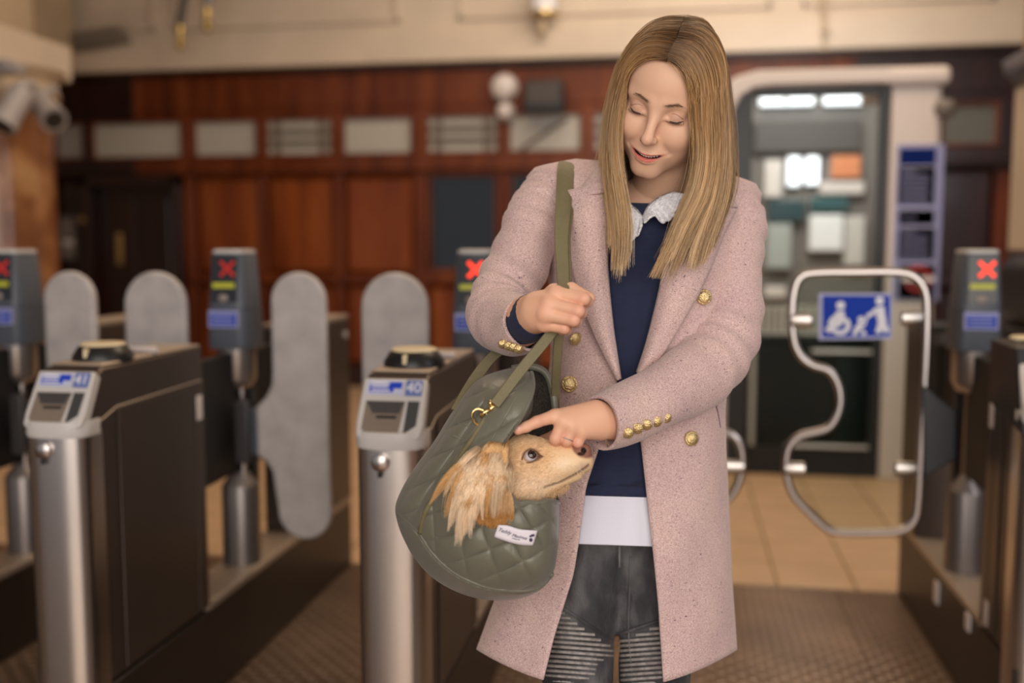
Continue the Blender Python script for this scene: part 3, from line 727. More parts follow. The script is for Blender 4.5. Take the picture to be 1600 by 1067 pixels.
GY = 3.0
X0 = aty(1197, 600, GY)[0]
leaf_px = [(1252, 432), (1275, 426), (1340, 425), (1400, 425), (1428, 432), (1445, 455), (1448, 500), (1444, 600), (1438, 700), (1434, 780), (1428, 812), (1408, 829), (1370, 832), (1320, 832), (1296, 828), (1272, 808), (1243, 778), (1231, 750), (1228, 722), (1233, 698), (1248, 682), (1272, 675), (1294, 668), (1308, 648), (1313, 622), (1308, 597), (1294, 578), (1272, 571), (1255, 560), (1243, 540), (1238, 510), (1238, 480), (1242, 450)]
LF = np.array([aty(x, y, GY)[[0, 2]] for x, y in leaf_px])
LFs = cat_rom(LF, 4, closed=True)
def leaf(g, s):
    f = (lambda x: x) if s > 0 else (lambda x: 2*X0-x)
    path = np.array([(f(x), GY, z) for x, z in LFs])
    M().tube(path, .0125, 10, closed=True).build('leaf_frame', steel_pol, g)
    M().prism([(f(x), z) for x, z in LFs], lambda a, b: (a, GY-.003, b), lambda a, b: (a, GY+.003, b)).build('leaf_glass', glass, g, smooth=0)
    for px, py, dx in ((1425, 497, -1), (1415, 732, -1), (1250, 500, 1), (1240, 732, 1)):
        p = aty(px, py, GY)
        M().tube([(f(p[0]-dx*.025), GY-.006, p[2]), (f(p[0]), GY-.008, p[2]), (f(p[0]+dx*.028), GY-.008, p[2]), (f(p[0]+dx*.032), GY-.006, p[2])], [.02, .023, .023, .015], 14, flat=(1, .6)).build('clamp', steel, g)
leaf(rg, 1)
a = aty(1478, 610, GY); b = aty(1440, 712, GY)
M().prism([(aty(1440, 600, GY)[0], aty(1440, 600, GY)[2]), (aty(1468, 618, GY)[0], aty(1468, 622, GY)[2]), (aty(1492, 640, GY)[0], aty(1492, 640, GY)[2]), (aty(1492, 700, GY)[0], aty(1492, 715, GY)[2]), (aty(1440, 745, GY)[0], aty(1440, 745, GY)[2])],
          lambda a, b: (a, GY-.02, b), lambda a, b: (a, GY+.02, b)).build('leaf_arm', mat('arm_dark', (.02, .022, .027), .4), rg, bevel=.006)
# blue sign with wheelchair and pram pictograms
sy = GY-.006
def sp(px, py, o=0): p = aty(px, py, sy); return np.array([p[0], sy-o, p[2]])
def spl(pts, m, name, par, o0, o1): return M().prism([(sp(*q)[0], sp(*q)[2]) for q in pts], lambda a, b: (a, sy-o0, b), lambda a, b: (a, sy-o1, b)).build(name, m, par, smooth=0)
sg = spl([(1279, 458), (1279, 531), (1393, 529), (1393, 458)], mat('sign_edge', (.42, .43, .62), .6, spec=.15), 'sign_panel', rg, 0, .003)
spl([(1285, 462), (1285, 527), (1390, 525), (1390, 462)], mat('access_blue', (.010, .042, .36), .6, spec=.15), 'sign_field', sg, .003, .004)
def stroke(pts, r, name, disc=None):
    q = M()
    if pts is not None: q.tube([sp(x, y, .0045) for x, y in pts], r*.0019, 8, flat=(.25, 1), up=(0, 1, 0))
    if disc:
        c = sp(disc[0], disc[1], .0045); q.lathe([(disc[2]*.0019, -.001), (disc[2]*.0019, .001)], tuple(c), ax=1, n=18)
    q.build(name, white, sg, smooth=0)
stroke(None, 0, 'wheelchair_head', (1313, 477, 6.5))
stroke([(1312, 486), (1313, 500), (1315, 505)], 6.5, 'wheelchair_body')
stroke([(1310, 492), (1301, 499), (1296, 508)], 4.2, 'wheelchair_arm')
stroke([(1313, 505), (1302, 508), (1296, 514), (1291, 517)], 4.5, 'wheelchair_leg')
stroke([(1312+13*math.cos(t), 508+12*math.sin(t)) for t in np.linspace(-.9, 3.4, 18)], 3.6, 'wheelchair_wheel')
stroke(None, 0, 'parent_head', (1374, 470, 6.2))
stroke([(1374, 479), (1376, 495), (1378, 503)], 6.5, 'parent_body')
stroke([(1376, 503), (1373, 514), (1371, 520)], 4.2, 'parent_leg')
stroke([(1379, 503), (1382, 512), (1385, 519)], 4.2, 'parent_leg')
stroke([(1370, 482), (1362, 490), (1354, 494)], 3, 'parent_arm')
stroke([(1356, 491), (1350, 508), (1342, 514)], 1.6, 'pram_handle')
stroke(None, 0, 'child_head', (1345, 499, 5))
stroke([(1345, 505), (1342, 512), (1336, 516)], 4.8, 'child_body')
stroke(None, 0, 'pram_wheel', (1335, 520, 3.6)); stroke(None, 0, 'pram_wheel', (1349, 520, 3.6))

# its partner leaf, mostly hidden behind the woman
lg = thing('glass_gate_leaf', 'second glass gate leaf with its curved steel frame half hidden behind the woman', 'gate', (-.1, GY, 0))
leaf(lg, -1)
M().box((-.23, GY-.02, .60), (-.16, GY+.02, 1.1)).build('leaf_arm', MATS['arm_dark'], lg, bevel=.006)
M().lathe([(.05, 0), (.05, .02), (.03, .04), (.03, 1.2)], (-.24, GY, 0), n=20).build('hinge_post', steel, lg)
# next lane beyond the right unit
g2 = thing('barrier_machine', 'black machine behind the dark gate at the right edge', 'machine', (1.75, 4.2, 0))
M().box((1.33, 4.0, 0), (1.9, 4.5, 1.0)).build('body', blk_matte, g2, bevel=.02)
M().box((1.33, 4.0, 1.0), (1.9, 4.5, 1.28)).build('hood', blk, g2, bevel=.05)
M().box((1.36, 3.985, 1.10), (1.6, 4.0, 1.17)).build('tan_panel', mat('panel_tan', (.30, .22, .17), .5), g2, bevel=.004)
# ------------------------------------------------------------------ the woman
def interp(tab, y):
    t = np.asarray(tab, float); return np.array([np.interp(y, t[:, 0], t[:, k]) for k in range(1, t.shape[1])])
skin = mat('skin', attr='Col', rough=.46, sss=.12, spec=.4)
wz = at(1000, 1571, 1.74)
wo = thing('person', 'woman in a pale pink tweed coat looking down at the dog in her bag', 'person', (wz[0], wz[1], 0))

TORSO = [(258, 900, 1115, 1.745, .05), (266, 868, 1148, 1.745, .07), (275, 838, 1180, 1.745, .082), (290, 824, 1188, 1.745, .096), (340, 834, 1184, 1.742, .118), (420, 858, 1166, 1.74, .132), (500, 862, 1152, 1.735, .126),
         (560, 862, 1140, 1.735, .120), (640, 852, 1132, 1.735, .124), (700, 842, 1133, 1.735, .13), (800, 815, 1138, 1.735, .135), (900, 788, 1142, 1.735, .14), (1015, 746, 1150, 1.735, .15), (1100, 720, 1155, 1.735, .155)]
def dfront(px, py, sgn=-1, shrink=1.0):
    L, R, D, hd = interp(TORSO, py)
    c = (L+R)/2; w = (R-L)/2*shrink
    u = min(abs((px-c)/w), 1.0)
    return D+sgn*hd*shrink*(1-u**2.6)**.5
FOLD = lambda px, py: .0035*math.sin(py*.021+px*.017)*math.sin(px*.031-py*.006)+.002*math.sin(px*.06+py*.035)

# --- body: one continuous skin-coloured figure
th = [math.radians(v) for v in (-24.23, 22.8, 18.36)]
def rotm(a, b, c):
    ca, sa, cb, sb, cc, sc_ = math.cos(a), math.sin(a), math.cos(b), math.sin(b), math.cos(c), math.sin(c)
    return np.array([[ca,-sa,0],[sa,ca,0],[0,0,1]])@np.array([[1,0,0],[0,cb,-sb],[0,sb,cb]])@np.array([[cc,0,sc_],[0,1,0],[-sc_,0,cc]])
HM = np.stack([CR, CH, np.array([0, 0, 1.])], 1)@rotm(*th)*.964
HO = at(1044.9, 155.1, 1.6)
HMi = np.linalg.inv(HM)
def head_w(p): return HO+HM@np.asarray(p, float)
def pair(fn): return np.minimum(fn(1), fn(-1))
NK = A([(1056, 215, 1.645), (1030, 300, 1.715), (1012, 345, 1.735)])
SM = 11.0
def lips(m):
    up = np.minimum(sd_cap(m, (.001, -.0862, -.0693), (.008, -.0858, -.0688), .0027, .0029), sd_cap(m, (.008, -.0858, -.0688), (.0305, -.0705, -.0730), .0028, .0012))
    lo_ = np.minimum(sd_cap(m, (0, -.0862, -.0812), (.012, -.0834, -.0804), .0048, .0045), sd_cap(m, (.012, -.0834, -.0804), (.0305, -.0705, -.0736), .0042, .0012))
    gap = sd_ell(m, (0, -.086, -.0740), (.0255, .017, .0027))
    return up, lo_, gap
def head_sdf(Pw):
    p = ((Pw-HO)@HMi.T).astype(np.float32)
    q = p.copy(); q[:, 0] = np.abs(q[:, 0])          # the face is symmetric
    d = sd_ell(p, (0, .014, .035), (.0735, .094, .083))
    d = smin(d, sd_ell(p, (0, -.028, .030), (.063, .056, .058)), .03)          # forehead
    d = smin(d, sd_ell(p, (0, -.022, -.040), (.0560, .056, .062)), .03)         # midface
    d = smin(d, sd_cap(q, (.045, .010, -.055), (.012, -.062, -.100), .020, .0135), .03)  # jaw line
    d = smin(d, sd_ell(p, (0, -.066, -.101), (.0155, .0135, .0125)), .02)        # chin
    d = smin(d, sd_ell(q, (.040, -.052, -.026), (.020, .020, .018)), .022)       # cheek bones
    d = smin(d, sd_ell(q, (.0350, -.0610, -.0405), (.0205, .0190, .0180)), .020)       # smiling cheeks
    d = smin(d, sd_ell(p, (0, -.066, -.072), (.029, .0195, .020)), .02)           # mouth mound
    d = smin(d, sd_ell(q, (.040, -.036, -.058), (.020, .026, .026)), .02)          # lower cheeks
    d = smin(d, sd_cap(q, (.010, -.080, .016), (.046, -.064, .018), .0075, .006), .014)  # brow
    d = smax(d, -sd_ell(q, (.0312, -.0955, -.001), (.0150, .016, .0112)), .016)   # sockets
    d = smin(d, sd_sph(q, (.0305, -.0665, -.001), .0152), .004)                   # lidded eyeballs
    d = smin(d, sd_cap(q, (.0175, -.0795, -.0055), (.043, -.0735, -.0085), .0028, .0026), .004)  # lower lids
    d = smin(d, sd_cap(p, (0, -.080, .008), (0, -.1045, -.036), .0074, .0084), .015)  # nose bridge
    d = smin(d, sd_sph(p, (0, -.1060, -.0385), .0082), .008)
    d = smin(d, sd_ell(q, (.0088, -.0925, -.0425), (.0058, .0092, .0058)), .0085)
    d = smax(d, -sd_ell(q, (.0062, -.0985, -.0495), (.0034, .0052, .0028)), .003)
    d = smax(d, -sd_cap(q, (.0185, -.090, -.044), (.034, -.076, -.064), .0022, .0022), .008)  # smile folds
    # lips round a slightly open mouth
    m = q.copy(); m[:, 2] -= SM*m[:, 0]**2
    up, lo_, gap = lips(m)
    d = smin(d, up, .004); d = smin(d, lo_, .004)
    d = smax(d, -gap, .0015)
    d = smin(d, sd_ell(q, (.0735, .014, -.012), (.006, .017, .028)), .008)       # ears
    # neck and upper chest
    n = np.minimum(sd_cap(Pw, NK[0], NK[1], .051, .050), sd_cap(Pw, NK[1], NK[2], .050, .062))
    d = smin(d, n, .022)
    return d
hp = np.array([head_w((x, y, z)) for x in (-.088, .088) for y in (-.125, .118) for z in (-.125, .128)]+[NK[2]+[.07, .07, -.05], NK[2]-[.07, .07, .05]])
HV, HF = sdf_mesh(head_sdf, hp.min(0), hp.max(0), .0019)
p = (HV-HO)@HMi.T; q = p.copy(); q[:, 0] = np.abs(q[:, 0])
SK = np.array([.73, .445, .305])
hc = np.repeat(SK[None], len(HV), 0)
def paint(cols, w, c): return cols*(1-w[:, None])+np.asarray(c)*w[:, None]
def sm(d, a, b): return np.clip((b-d)/(b-a), 0, 1)**1.5
hc = paint(hc, .50*np.exp(-((np.linalg.norm((q-[.040, -.06, -.040])/[1, 1, .8], axis=1)/.017)**2)), (.62, .26, .19))
hc = paint(hc, .30*np.exp(-((np.linalg.norm(q-[0, -.108, -.04], axis=1)/.012)**2)), (.62, .27, .2))
m = q.copy(); m[:, 2] -= SM*m[:, 0]**2; up, lw, mi = lips(m)
u_ = np.clip(np.abs(m[:, 0])/.0310, 0, 1); zz = m[:, 2]+.0738; fr_ = (p[:, 1] < -.062)
band = np.where(zz < 0, (.0088*(1-u_**2.4)+zz), (.0066*(1-u_**1.8)*(1-.18*np.exp(-(m[:, 0]/.003)**2))-zz))
hc = paint(hc, .90*np.clip(band/.0012, 0, 1)*(u_ < 1)*fr_, (.55, .12, .10))
hc = paint(hc, sm(mi, .0002, .0012)*(p[:, 1] > -.0835), (.06, .014, .014))
hc = paint(hc, sm(sd_ell(q, (.0062, -.0985, -.0495), (.0030, .0050, .0026)), .0003, .002), (.16, .05, .04))
# eye make-up: shaded lids, brows
lid = sm(np.abs(np.linalg.norm(q-[.0305, -.0665, -.001], axis=1)-.0152), .0008, .003)*(q[:, 2] < .011)*(q[:, 2] > -.007)
hc = paint(hc, .35*lid, (.40, .21, .17))
br = np.minimum(sd_cap(q, (.012, -.088, .0175), (.030, -.082, .0215), .0022, .0022), sd_cap(q, (.030, -.082, .0215), (.047, -.069, .0165), .0022, .0006))
hc = paint(hc, .5*sm(br, .0002, .0034), (.26, .14, .075))

def chain(P, fn_pts, k):
    d = None
    for pts in fn_pts:
        W = A(pts)
        for i in range(len(pts)-1):
            c = sd_cap(P, W[i], W[i+1], pts[i][3], pts[i+1][3])
            d = c if d is None else smin(d, c, k)
    return d
# her right hand: a fist round the straps
FR_palm = [[(826, 494, 1.462, .026), (842, 486, 1.430, .024), (858, 482, 1.415, .018)],
           [(842, 480, 1.432, .020), (868, 459, 1.408, .0115)], [(842, 484, 1.428, .020), (858, 475, 1.402, .0115)],
           [(840, 490, 1.428, .020), (852, 491, 1.402, .0115)], [(838, 496, 1.434, .020), (850, 506, 1.412, .0108)]]
FR_fing = [[(868, 459, 1.408, .0108), (912, 467, 1.392, .0092), (917, 471, 1.408, .0082), (905, 475, 1.432, .0078), (888, 476, 1.438, .0072)],
           [(858, 475, 1.402, .0108), (903, 486, 1.386, .0094), (908, 489, 1.404, .0084), (896, 491, 1.430, .0078), (882, 491, 1.436, .0072)],
           [(852, 491, 1.402, .0104), (896, 500, 1.388, .0090), (900, 503, 1.404, .0080), (889, 504, 1.430, .0075), (876, 504, 1.436, .007)],
           [(850, 506, 1.412, .0096), (882, 513, 1.400, .0078), (886, 515, 1.414, .0070), (877, 516, 1.434, .0066), (866, 516, 1.438, .006)]]
FR_thumb = [[(845, 478, 1.445, .017), (866, 457, 1.440, .0125), (893, 453, 1.437, .0105), (921, 466, 1.424, .0085)]]
def fist(P):
    d = chain(P, FR_palm, .012)
    f = None
    for c in FR_fing:
        g = chain(P, [c], .003); f = g if f is None else smin(f, g, .0016)
    d = smin(d, f, .006)
    d = smin(d, chain(P, FR_thumb, .004), .003)
    W = A([(790, 505, 1.54, 0), (826, 494, 1.462, 0)])
    return smin(d, sd_cap(P, W[0], W[1], .032, .027), .02)
# her left hand pointing across the dog's head
FL_palm = [[(955, 662, 1.475, .0205), (928, 656, 1.455, .0195), (908, 658, 1.448, .0175)], [(930, 643, 1.452, .0165), (867, 650, 1.430, .0098)], [(930, 651, 1.448, .0165), (880, 658, 1.425, .0104)],
           [(932, 660, 1.448, .0165), (894, 666, 1.425, .0104)], [(936, 669, 1.452, .0160), (909, 675, 1.430, .0096)]]
FL_fing = [[(867, 650, 1.430, .0100), (839, 659, 1.416, .0083), (822, 667, 1.411, .0076), (809, 672.5, 1.409, .0064)],
           [(880, 658, 1.425, .0098), (868, 685, 1.426, .0086), (868, 703, 1.454, .0079), (873, 709, 1.470, .0072)],
           [(894, 666, 1.425, .0098), (886, 688, 1.426, .0083), (886, 703, 1.452, .0077), (889, 708, 1.466, .0072)],
           [(909, 675, 1.430, .0090), (903, 691, 1.430, .0076), (902, 702, 1.452, .0070), (903, 707, 1.462, .0066)]]
FL_thumb = [[(925, 662, 1.472, .018), (893, 672, 1.482, .0130), (868, 682, 1.488, .0105), (848, 688, 1.486, .0082)]]
def pointing(P):
    d = chain(P, FL_palm, .012)
    f = None
    for c in FL_fing:
        g = chain(P, [c], .003); f = g if f is None else smin(f, g, .0018)
    d = smin(d, f, .0042)
    d = smin(d, chain(P, FL_thumb, .004), .004)
    W = A([(985, 645, 1.52, 0), (948, 657, 1.468, 0)])
    return smin(d, sd_cap(P, W[0], W[1], .028, .0215), .02)
def bounds(chs, pad=.03):
    W = A([q for c in chs for q in c]); return W.min(0)-pad, W.max(0)+pad
R1 = sdf_mesh(fist, *bounds(FR_palm+FR_fing+FR_thumb+[[(795, 503, 1.53)]]), .0013)
L1 = sdf_mesh(pointing, *bounds(FL_palm+FL_fing+FL_thumb+[[(980, 646, 1.51)]]), .0013)
# trunk, limbs and legs beneath the clothes
SLR = [(862, 298, 1.735, .050), (846, 325, 1.715, .053), (834, 355, 1.70, .053), (812, 408, 1.675, .0525), (788, 460, 1.640, .0525), (779, 491, 1.60, .0525), (792, 505, 1.55, .050), (812, 508, 1.505, .046), (829, 505, 1.468, .042)]
SLL = [(1142, 320, 1.735, .052), (1146, 345, 1.725, .055), (1143, 385, 1.715, .056), (1139, 450, 1.695, .056), (1134, 515, 1.675, .058), (1112, 562, 1.645, .060), (1078, 592, 1.60, .056), (1035, 618, 1.55, .050), (985, 643, 1.505, .046), (936, 661, 1.463, .0415)]
LEGS = {-1: [(930, 800, 1.745, .088), (920, 880, 1.735, .072), (910, 945, 1.725, .0615), (902, 1050, 1.715, .0585), (900, 1150, 1.73, .054), (900, 1300, 1.75, .052), (902, 1500, 1.745, .045)],
        1: [(1004, 800, 1.745, .088), (1011, 880, 1.735, .072), (1019, 945, 1.725, .0600), (1023, 1050, 1.715, .0585), (1024, 1150, 1.73, .054), (1022, 1300, 1.75, .052), (1020, 1500, 1.745, .045)]}
def body_sdf(P):
    T = A([(1010, 360, 1.745), (985, 470, 1.74), (975, 600, 1.74), (968, 740, 1.745), (968, 800, 1.745)])
    X = np.stack([CR, CH, np.array([0, 0, 1.])], 1)
    d = sd_ell(P, T[0], (.135, .066, .085), X)
    d = smin(d, sd_ell(P, T[1], (.125, .085, .13), X), .06)
    d = smin(d, sd_ell(P, T[2], (.105, .075, .14), X), .06)
    d = smin(d, sd_ell(P, T[3], (.135, .09, .12), X), .06)
    d = smin(d, sd_cap(P, NK[1], NK[2], .046, .055), .03)
    for S_ in (SLR, SLL):
        W = A(S_)
        for i in range(len(W)-1): d = smin(d, sd_cap(P, W[i], W[i+1], S_[i][3]*(.45 if i < 2 else .66), S_[i+1][3]*(.5 if i < 1 else .64)), .02)
    for s in LEGS:
        W = A(LEGS[s])
        for i in range(len(W)-1): d = smin(d, sd_cap(P, W[i], W[i+1], LEGS[s][i][3]*.85, LEGS[s][i+1][3]*.85), .02)
        d = smin(d, sd_cap(P, W[-1]-[0, 0, .03], W[-1]-[0, 0, .04]-CH*.14, .038, .03), .02)
    return d
bl_ = A([(740, 262, 1.7), (1200, 262, 1.7), (740, 1560, 1.7), (1200, 1560, 1.7)])
B1 = sdf_mesh(body_sdf, bl_.min(0)-[.02, .30, .0], bl_.max(0)+[.02, .30, 0], .007)
b_ = M(); b_.add(HV, HF); b_.add(*R1); b_.add(*L1); b_.add(*B1)
def handcol(V, tips):
    c = np.repeat(SK[None]*[1.02, .95, .92], len(V), 0)
    for t in tips: c = paint(c, .45*np.exp(-(np.linalg.norm(V-t, axis=1)/.012)**2), (.66, .27, .20))
    return c
tipsR = A([c[1] for c in FR_fing]+[c[0] for c in FR_fing]); tipsL = A([c[-1] for c in FL_fing]+[c[1] for c in FL_fing])
body = b_.build('body', skin, wo, smooth=180, col=np.concatenate([hc, handcol(R1[0], tipsR), handcol(L1[0], tipsL), np.repeat(SK[None], len(B1[0]), 0)]))

# fingernails
nail = mat('fingernail', (.66, .40, .33), .25)
nm = M()
W = A([(815, 668.6, 1.4045), (806.5, 671.5, 1.4045)])
nm.tube([W[0], (W[0]+W[1])/2-[0, 0, .0006], W[1]], [.0038, .0046, .0034], 10, flat=(.35, 1), up=tuple(-CF))
tag(nm.build('fingernail', nail, wo, smooth=180), 'pink nail of the pointing finger')
# teeth, lashes
tm = M()
for k in range(-4, 5):
    x = k*.0040; tm.sphere(head_w((x, -.0822+abs(k)**2*.00040, -.0722+SM*x*x)), (.0027, .0019, .0033), 10, 6)
tm.build('teeth', mat('tooth_enamel', (.72, .64, .56), .3), wo, smooth=180)
lash = mat('lash_dark', (.035, .02, .016), .5)
lm = M(); lc = M()
for s in (1, -1):
    def lp(x, z, o=0): # on the lid sphere
        dx = x-.0305; dz = z+.001; r = .0158+o
        return head_w((s*x, -.0665-math.sqrt(max(r*r-dx*dx-dz*dz, 1e-8)), z))
    arc = [lp(.0305+.0140*u, -.0058-.0022*(1-u*u)+.0012*(u > .6)) for u in np.linspace(-1, 1, 13)]
    lm.tube(arc, [.0005+.0010*math.sin(math.pi*(i+1.5)/15) for i in range(13)], 6)
    for u in np.linspace(-.8, 1, 15):
        a = lp(.0305+.0140*u, -.0058-.0022*(1-u*u)); c = np.array([s*(.0305), -.0665, -.001])
        dr = HM@np.array([s*.35*u, -.72, -.42]); dr /= np.linalg.norm(dr)
        lm.tube([a, a+dr*.003, a+dr*.0062-HM@np.array([0, 0, -.0012])], [.0005, .0004, .0002], 4)
    cr = [lp(.0305+.0138*u, .0062-.0075*u*u, -.0004) for u in np.linspace(-.95, .95, 11)]; lc.tube(cr, .00055, 6)
lm.build('eyelashes', lash, wo, smooth=180)
lc.build('eyelid_crease', mat('crease_skin', (.40, .20, .14), .5), wo, smooth=180)
# brow hairs
bs = []
for s in (1, -1):
    for k in range(90):
        t = rng.random(); a = np.array([.013, -.0895, .0165])*(1-t)+np.array([.046, -.070, .0178])*t
        a[2] += .005*math.sin(t*math.pi)+rng.normal(0, .0012); a[1] -= .0035*math.sin(t*math.pi)
        d = np.array([.0055, .0012, .0022*(1-2*t)])
        bs.append([head_w((s*(a+d*u)[0], (a+d*u)[1]-.0011-.0004*u, (a+d*u)[2])) for u in (0, .5, 1)])
hair_obj('eyebrow_hair', bs, .00022, mat('brow_hair', (.16, .085, .045), .6), wo)

# --- tweed
def tweed():
    m = bpy.data.materials.new('pink_tweed'); m.use_nodes = True; nt = m.node_tree; N = nt.nodes; L = nt.links; b = N['Principled BSDF']
    b.inputs['Roughness'].default_value = .85; b.inputs['Sheen Weight'].default_value = .25; b.inputs['Specular IOR Level'].default_value = .15
    tc = N.new('ShaderNodeTexCoord')
    def noise(sc, det, st=None):
        n = N.new('ShaderNodeTexNoise'); n.inputs['Scale'].default_value = sc; n.inputs['Detail'].default_value = det
        if st:
            mp = N.new('ShaderNodeMapping'); mp.inputs['Scale'].default_value = st; L.new(tc.outputs['Object'], mp.inputs[0]); L.new(mp.outputs[0], n.inputs['Vector'])
        else: L.new(tc.outputs['Object'], n.inputs['Vector'])
        return n
    def ramp(src, stops):
        r = N.new('ShaderNodeValToRGB'); e = r.color_ramp.elements
        while len(e) < len(stops): e.new(.5)
        for x, (p_, c) in zip(e, stops): x.position = p_; x.color = (*c, 1)
        L.new(src, r.inputs[0]); return r
    def mix(f, a, c, bm='MIX'):
        x = N.new('ShaderNodeMix'); x.data_type = 'RGBA'; x.blend_type = bm
        if isinstance(f, float): x.inputs[0].default_value = f
        else: L.new(f, x.inputs[0])
        for s_, i in ((a, 6), (c, 7)):
            if isinstance(s_, tuple): x.inputs[i].default_value = (*s_, 1)
            else: L.new(s_, x.inputs[i])
        return x.outputs[2]
    base = ramp(noise(420, 2, (1, 1, 1.6)).outputs['Fac'], [(.28, (.40, .27, .265)), (.5, (.58, .425, .395)), (.72, (.74, .585, .54))])
    patch = ramp(noise(14, 4).outputs['Fac'], [(.3, (.93, .88, .93)), (.7, (1.05, 1.02, 1.0))])
    c = mix(1.0, base.outputs[0], patch.outputs[0], 'MULTIPLY')
    f1 = ramp(noise(215, 2, (.8, .8, 1.7)).outputs['Fac'], [(.675, (0, 0, 0)), (.73, (1, 1, 1))])
    c = mix(f1.outputs[0], c, (.13, .08, .13))
    n3 = noise(330, 2, (1.2, 1.2, .8)); f2 = ramp(n3.outputs['Fac'], [(.71, (0, 0, 0)), (.77, (1, 1, 1))])
    c = mix(f2.outputs[0], c, (.45, .13, .16))
    L.new(c, b.inputs['Base Color'])
    bp = N.new('ShaderNodeBump'); bp.inputs['Strength'].default_value = .5; bp.inputs['Distance'].default_value = .0015
    L.new(noise(380, 3).outputs['Fac'], bp.inputs['Height']); L.new(bp.outputs[0], b.inputs['Normal'])
    return m
tw = tweed()
lining = mat('coat_lining', (.07, .03, .06), .5)

# --- coat body: two front panels and the back in one cloth
def hem_shift(py, u): return 62*np.clip((py-640)/375, 0, 1)**1.5*(1-u*u)
LE = [(262, 955), (300, 950), (360, 946), (421, 945), (507, 953), (590, 965), (640, 956), (700, 936), (760, 916), (850, 904), (900, 896), (950, 881), (1000, 866), (1067, 850), (1090, 845)]
RE = [(262, 1085), (300, 1085), (340, 1064), (396, 1046), (452, 1036), (525, 1019), (580, 1001), (640, 998), (690, 1001), (760, 1009), (850, 1019), (950, 1029), (1067, 1036), (1090, 1037)]
TILT = lambda px, py: .075*(px-1010)*np.clip((420-py)/140., 0, 1)
rows = np.concatenate([[258, 261, 264, 268, 272, 276, 282, 290], np.arange(300, 1016, 12), [1015]])
GL = []; 
NC = 26
for py in rows:
    L, R, D, hd = interp(TORSO, py); c = (L+R)/2; w = (R-L)/2
    row = []
    # left front panel from its edge to the left side, the back, then the right panel to its edge
    e = interp(LE, py+(hem_shift(py, .3) if py > 640 else 0))[0]
    for t in np.linspace(0, 1, NC):
        u = (e-c)/w*(1-t)-1*t if t < 1 else -1
        u = -1+(1+(e-c)/w)*(1-math.sin(t*math.pi/2))
        px = c+u*w; pp = py+hem_shift(py, u)+TILT(px, py)
        row.append(at(px, pp, dfront(px, py)+FOLD(px, py)))
    for t in np.linspace(0, 1, 2*NC)[1:-1]:
        u = -math.cos(t*math.pi); px = c+u*w
        pp = py+hem_shift(py, u)*-.35+TILT(px, py)
        row.append(at(px, pp, D+hd*.9*(1-abs(u)**2.6)**.5))
    e = interp(RE, py+(hem_shift(py, .3) if py > 640 else 0))[0]
    for t in np.linspace(1, 0, NC):
        u = 1-(1-(e-c)/w)*(1-math.sin(t*math.pi/2))
        px = c+u*w; pp = py+hem_shift(py, u)+TILT(px, py)
        row.append(at(px, pp, dfront(px, py)+FOLD(px, py)))
    GL.append(row)
coat = M().grid(GL).build('coat', tw, wo, smooth=180, solid=.0045)

def dcoat(px, py):
    lo_, hi_ = py-62, py      # undo the hem drop
    q = py
    for _ in range(6):
        L, R, D, hd = interp(TORSO, q); u = np.clip((px-(L+R)/2)/((R-L)/2), -1, 1); q = py-hem_shift(q, u)
    return dfront(px, q)+FOLD(px, q)
def patch(inner, outer, n, m_, name, par, mt, off0=.004, off1=.010, off2=.004, thick=.005):
    I = cat_rom(inner, 1+n//(len(inner)-1)); O = cat_rom(outer, 1+n//(len(outer)-1))
    s = np.linspace(0, 1, n)
    I = np.stack([np.interp(s, np.linspace(0, 1, len(I)), I[:, k]) for k in (0, 1)], 1)
    O = np.stack([np.interp(s, np.linspace(0, 1, len(O)), O[:, k]) for k in (0, 1)], 1)
    G = []
    for i in range(n):
        G.append([at(*(I[i]*(1-t)+O[i]*t), dcoat(*(I[i]*(1-t)+O[i]*t))-(off0*(1-t)+off2*t+off1*math.sin(math.pi*t))) for t in np.linspace(0, 1, m_)])
    return M().grid(G).build(name, mt, par, smooth=180, solid=thick)
# lapels and collar
patch([(968, 592), (961, 545), (955, 500), (949, 430), (947, 370), (951, 320), (960, 285)], [(967, 594), (948, 560), (926, 515), (906, 462), (892, 405), (887, 345), (889, 298)], 40, 14, 'lapel', coat, tw, .004, .012, .017, thick=.007)
patch([(997, 582), (1013, 530), (1031, 455), (1041, 398), (1058, 345), (1075, 310)], [(999, 586), (1025, 566), (1067, 500), (1101, 438), (1129, 369), (1150, 327)], 40, 14, 'lapel', coat, tw, .004, .012, .017, thick=.007)
patch([(962, 268), (956, 285), (955, 300)], [(946, 252), (925, 272), (902, 307)], 12, 8, 'collar', coat, tw, .012, .014, .016)
patch([(1078, 300), (1085, 305), (1100, 318)], [(1095, 268), (1125, 285), (1152, 325)], 12, 8, 'collar', coat, tw, .012, .014, .016)
# collar stand behind the neck
G = []
for t in np.linspace(-1, 1, 25):
    a = t*2.1
    c = np.array(at(1022, 275, 1.755)); x = .088*math.sin(a); y = .068*math.cos(a)
    G.append([c+CR*x*k+CH*y*k+np.array([0, 0, z]) for k, z in ((.80, -.01), (.84, .035), (.92, .048), (1.06, .018), (1.12, -.012))])
M().grid(G).build('collar_stand', tw, coat, smooth=180, solid=.004)

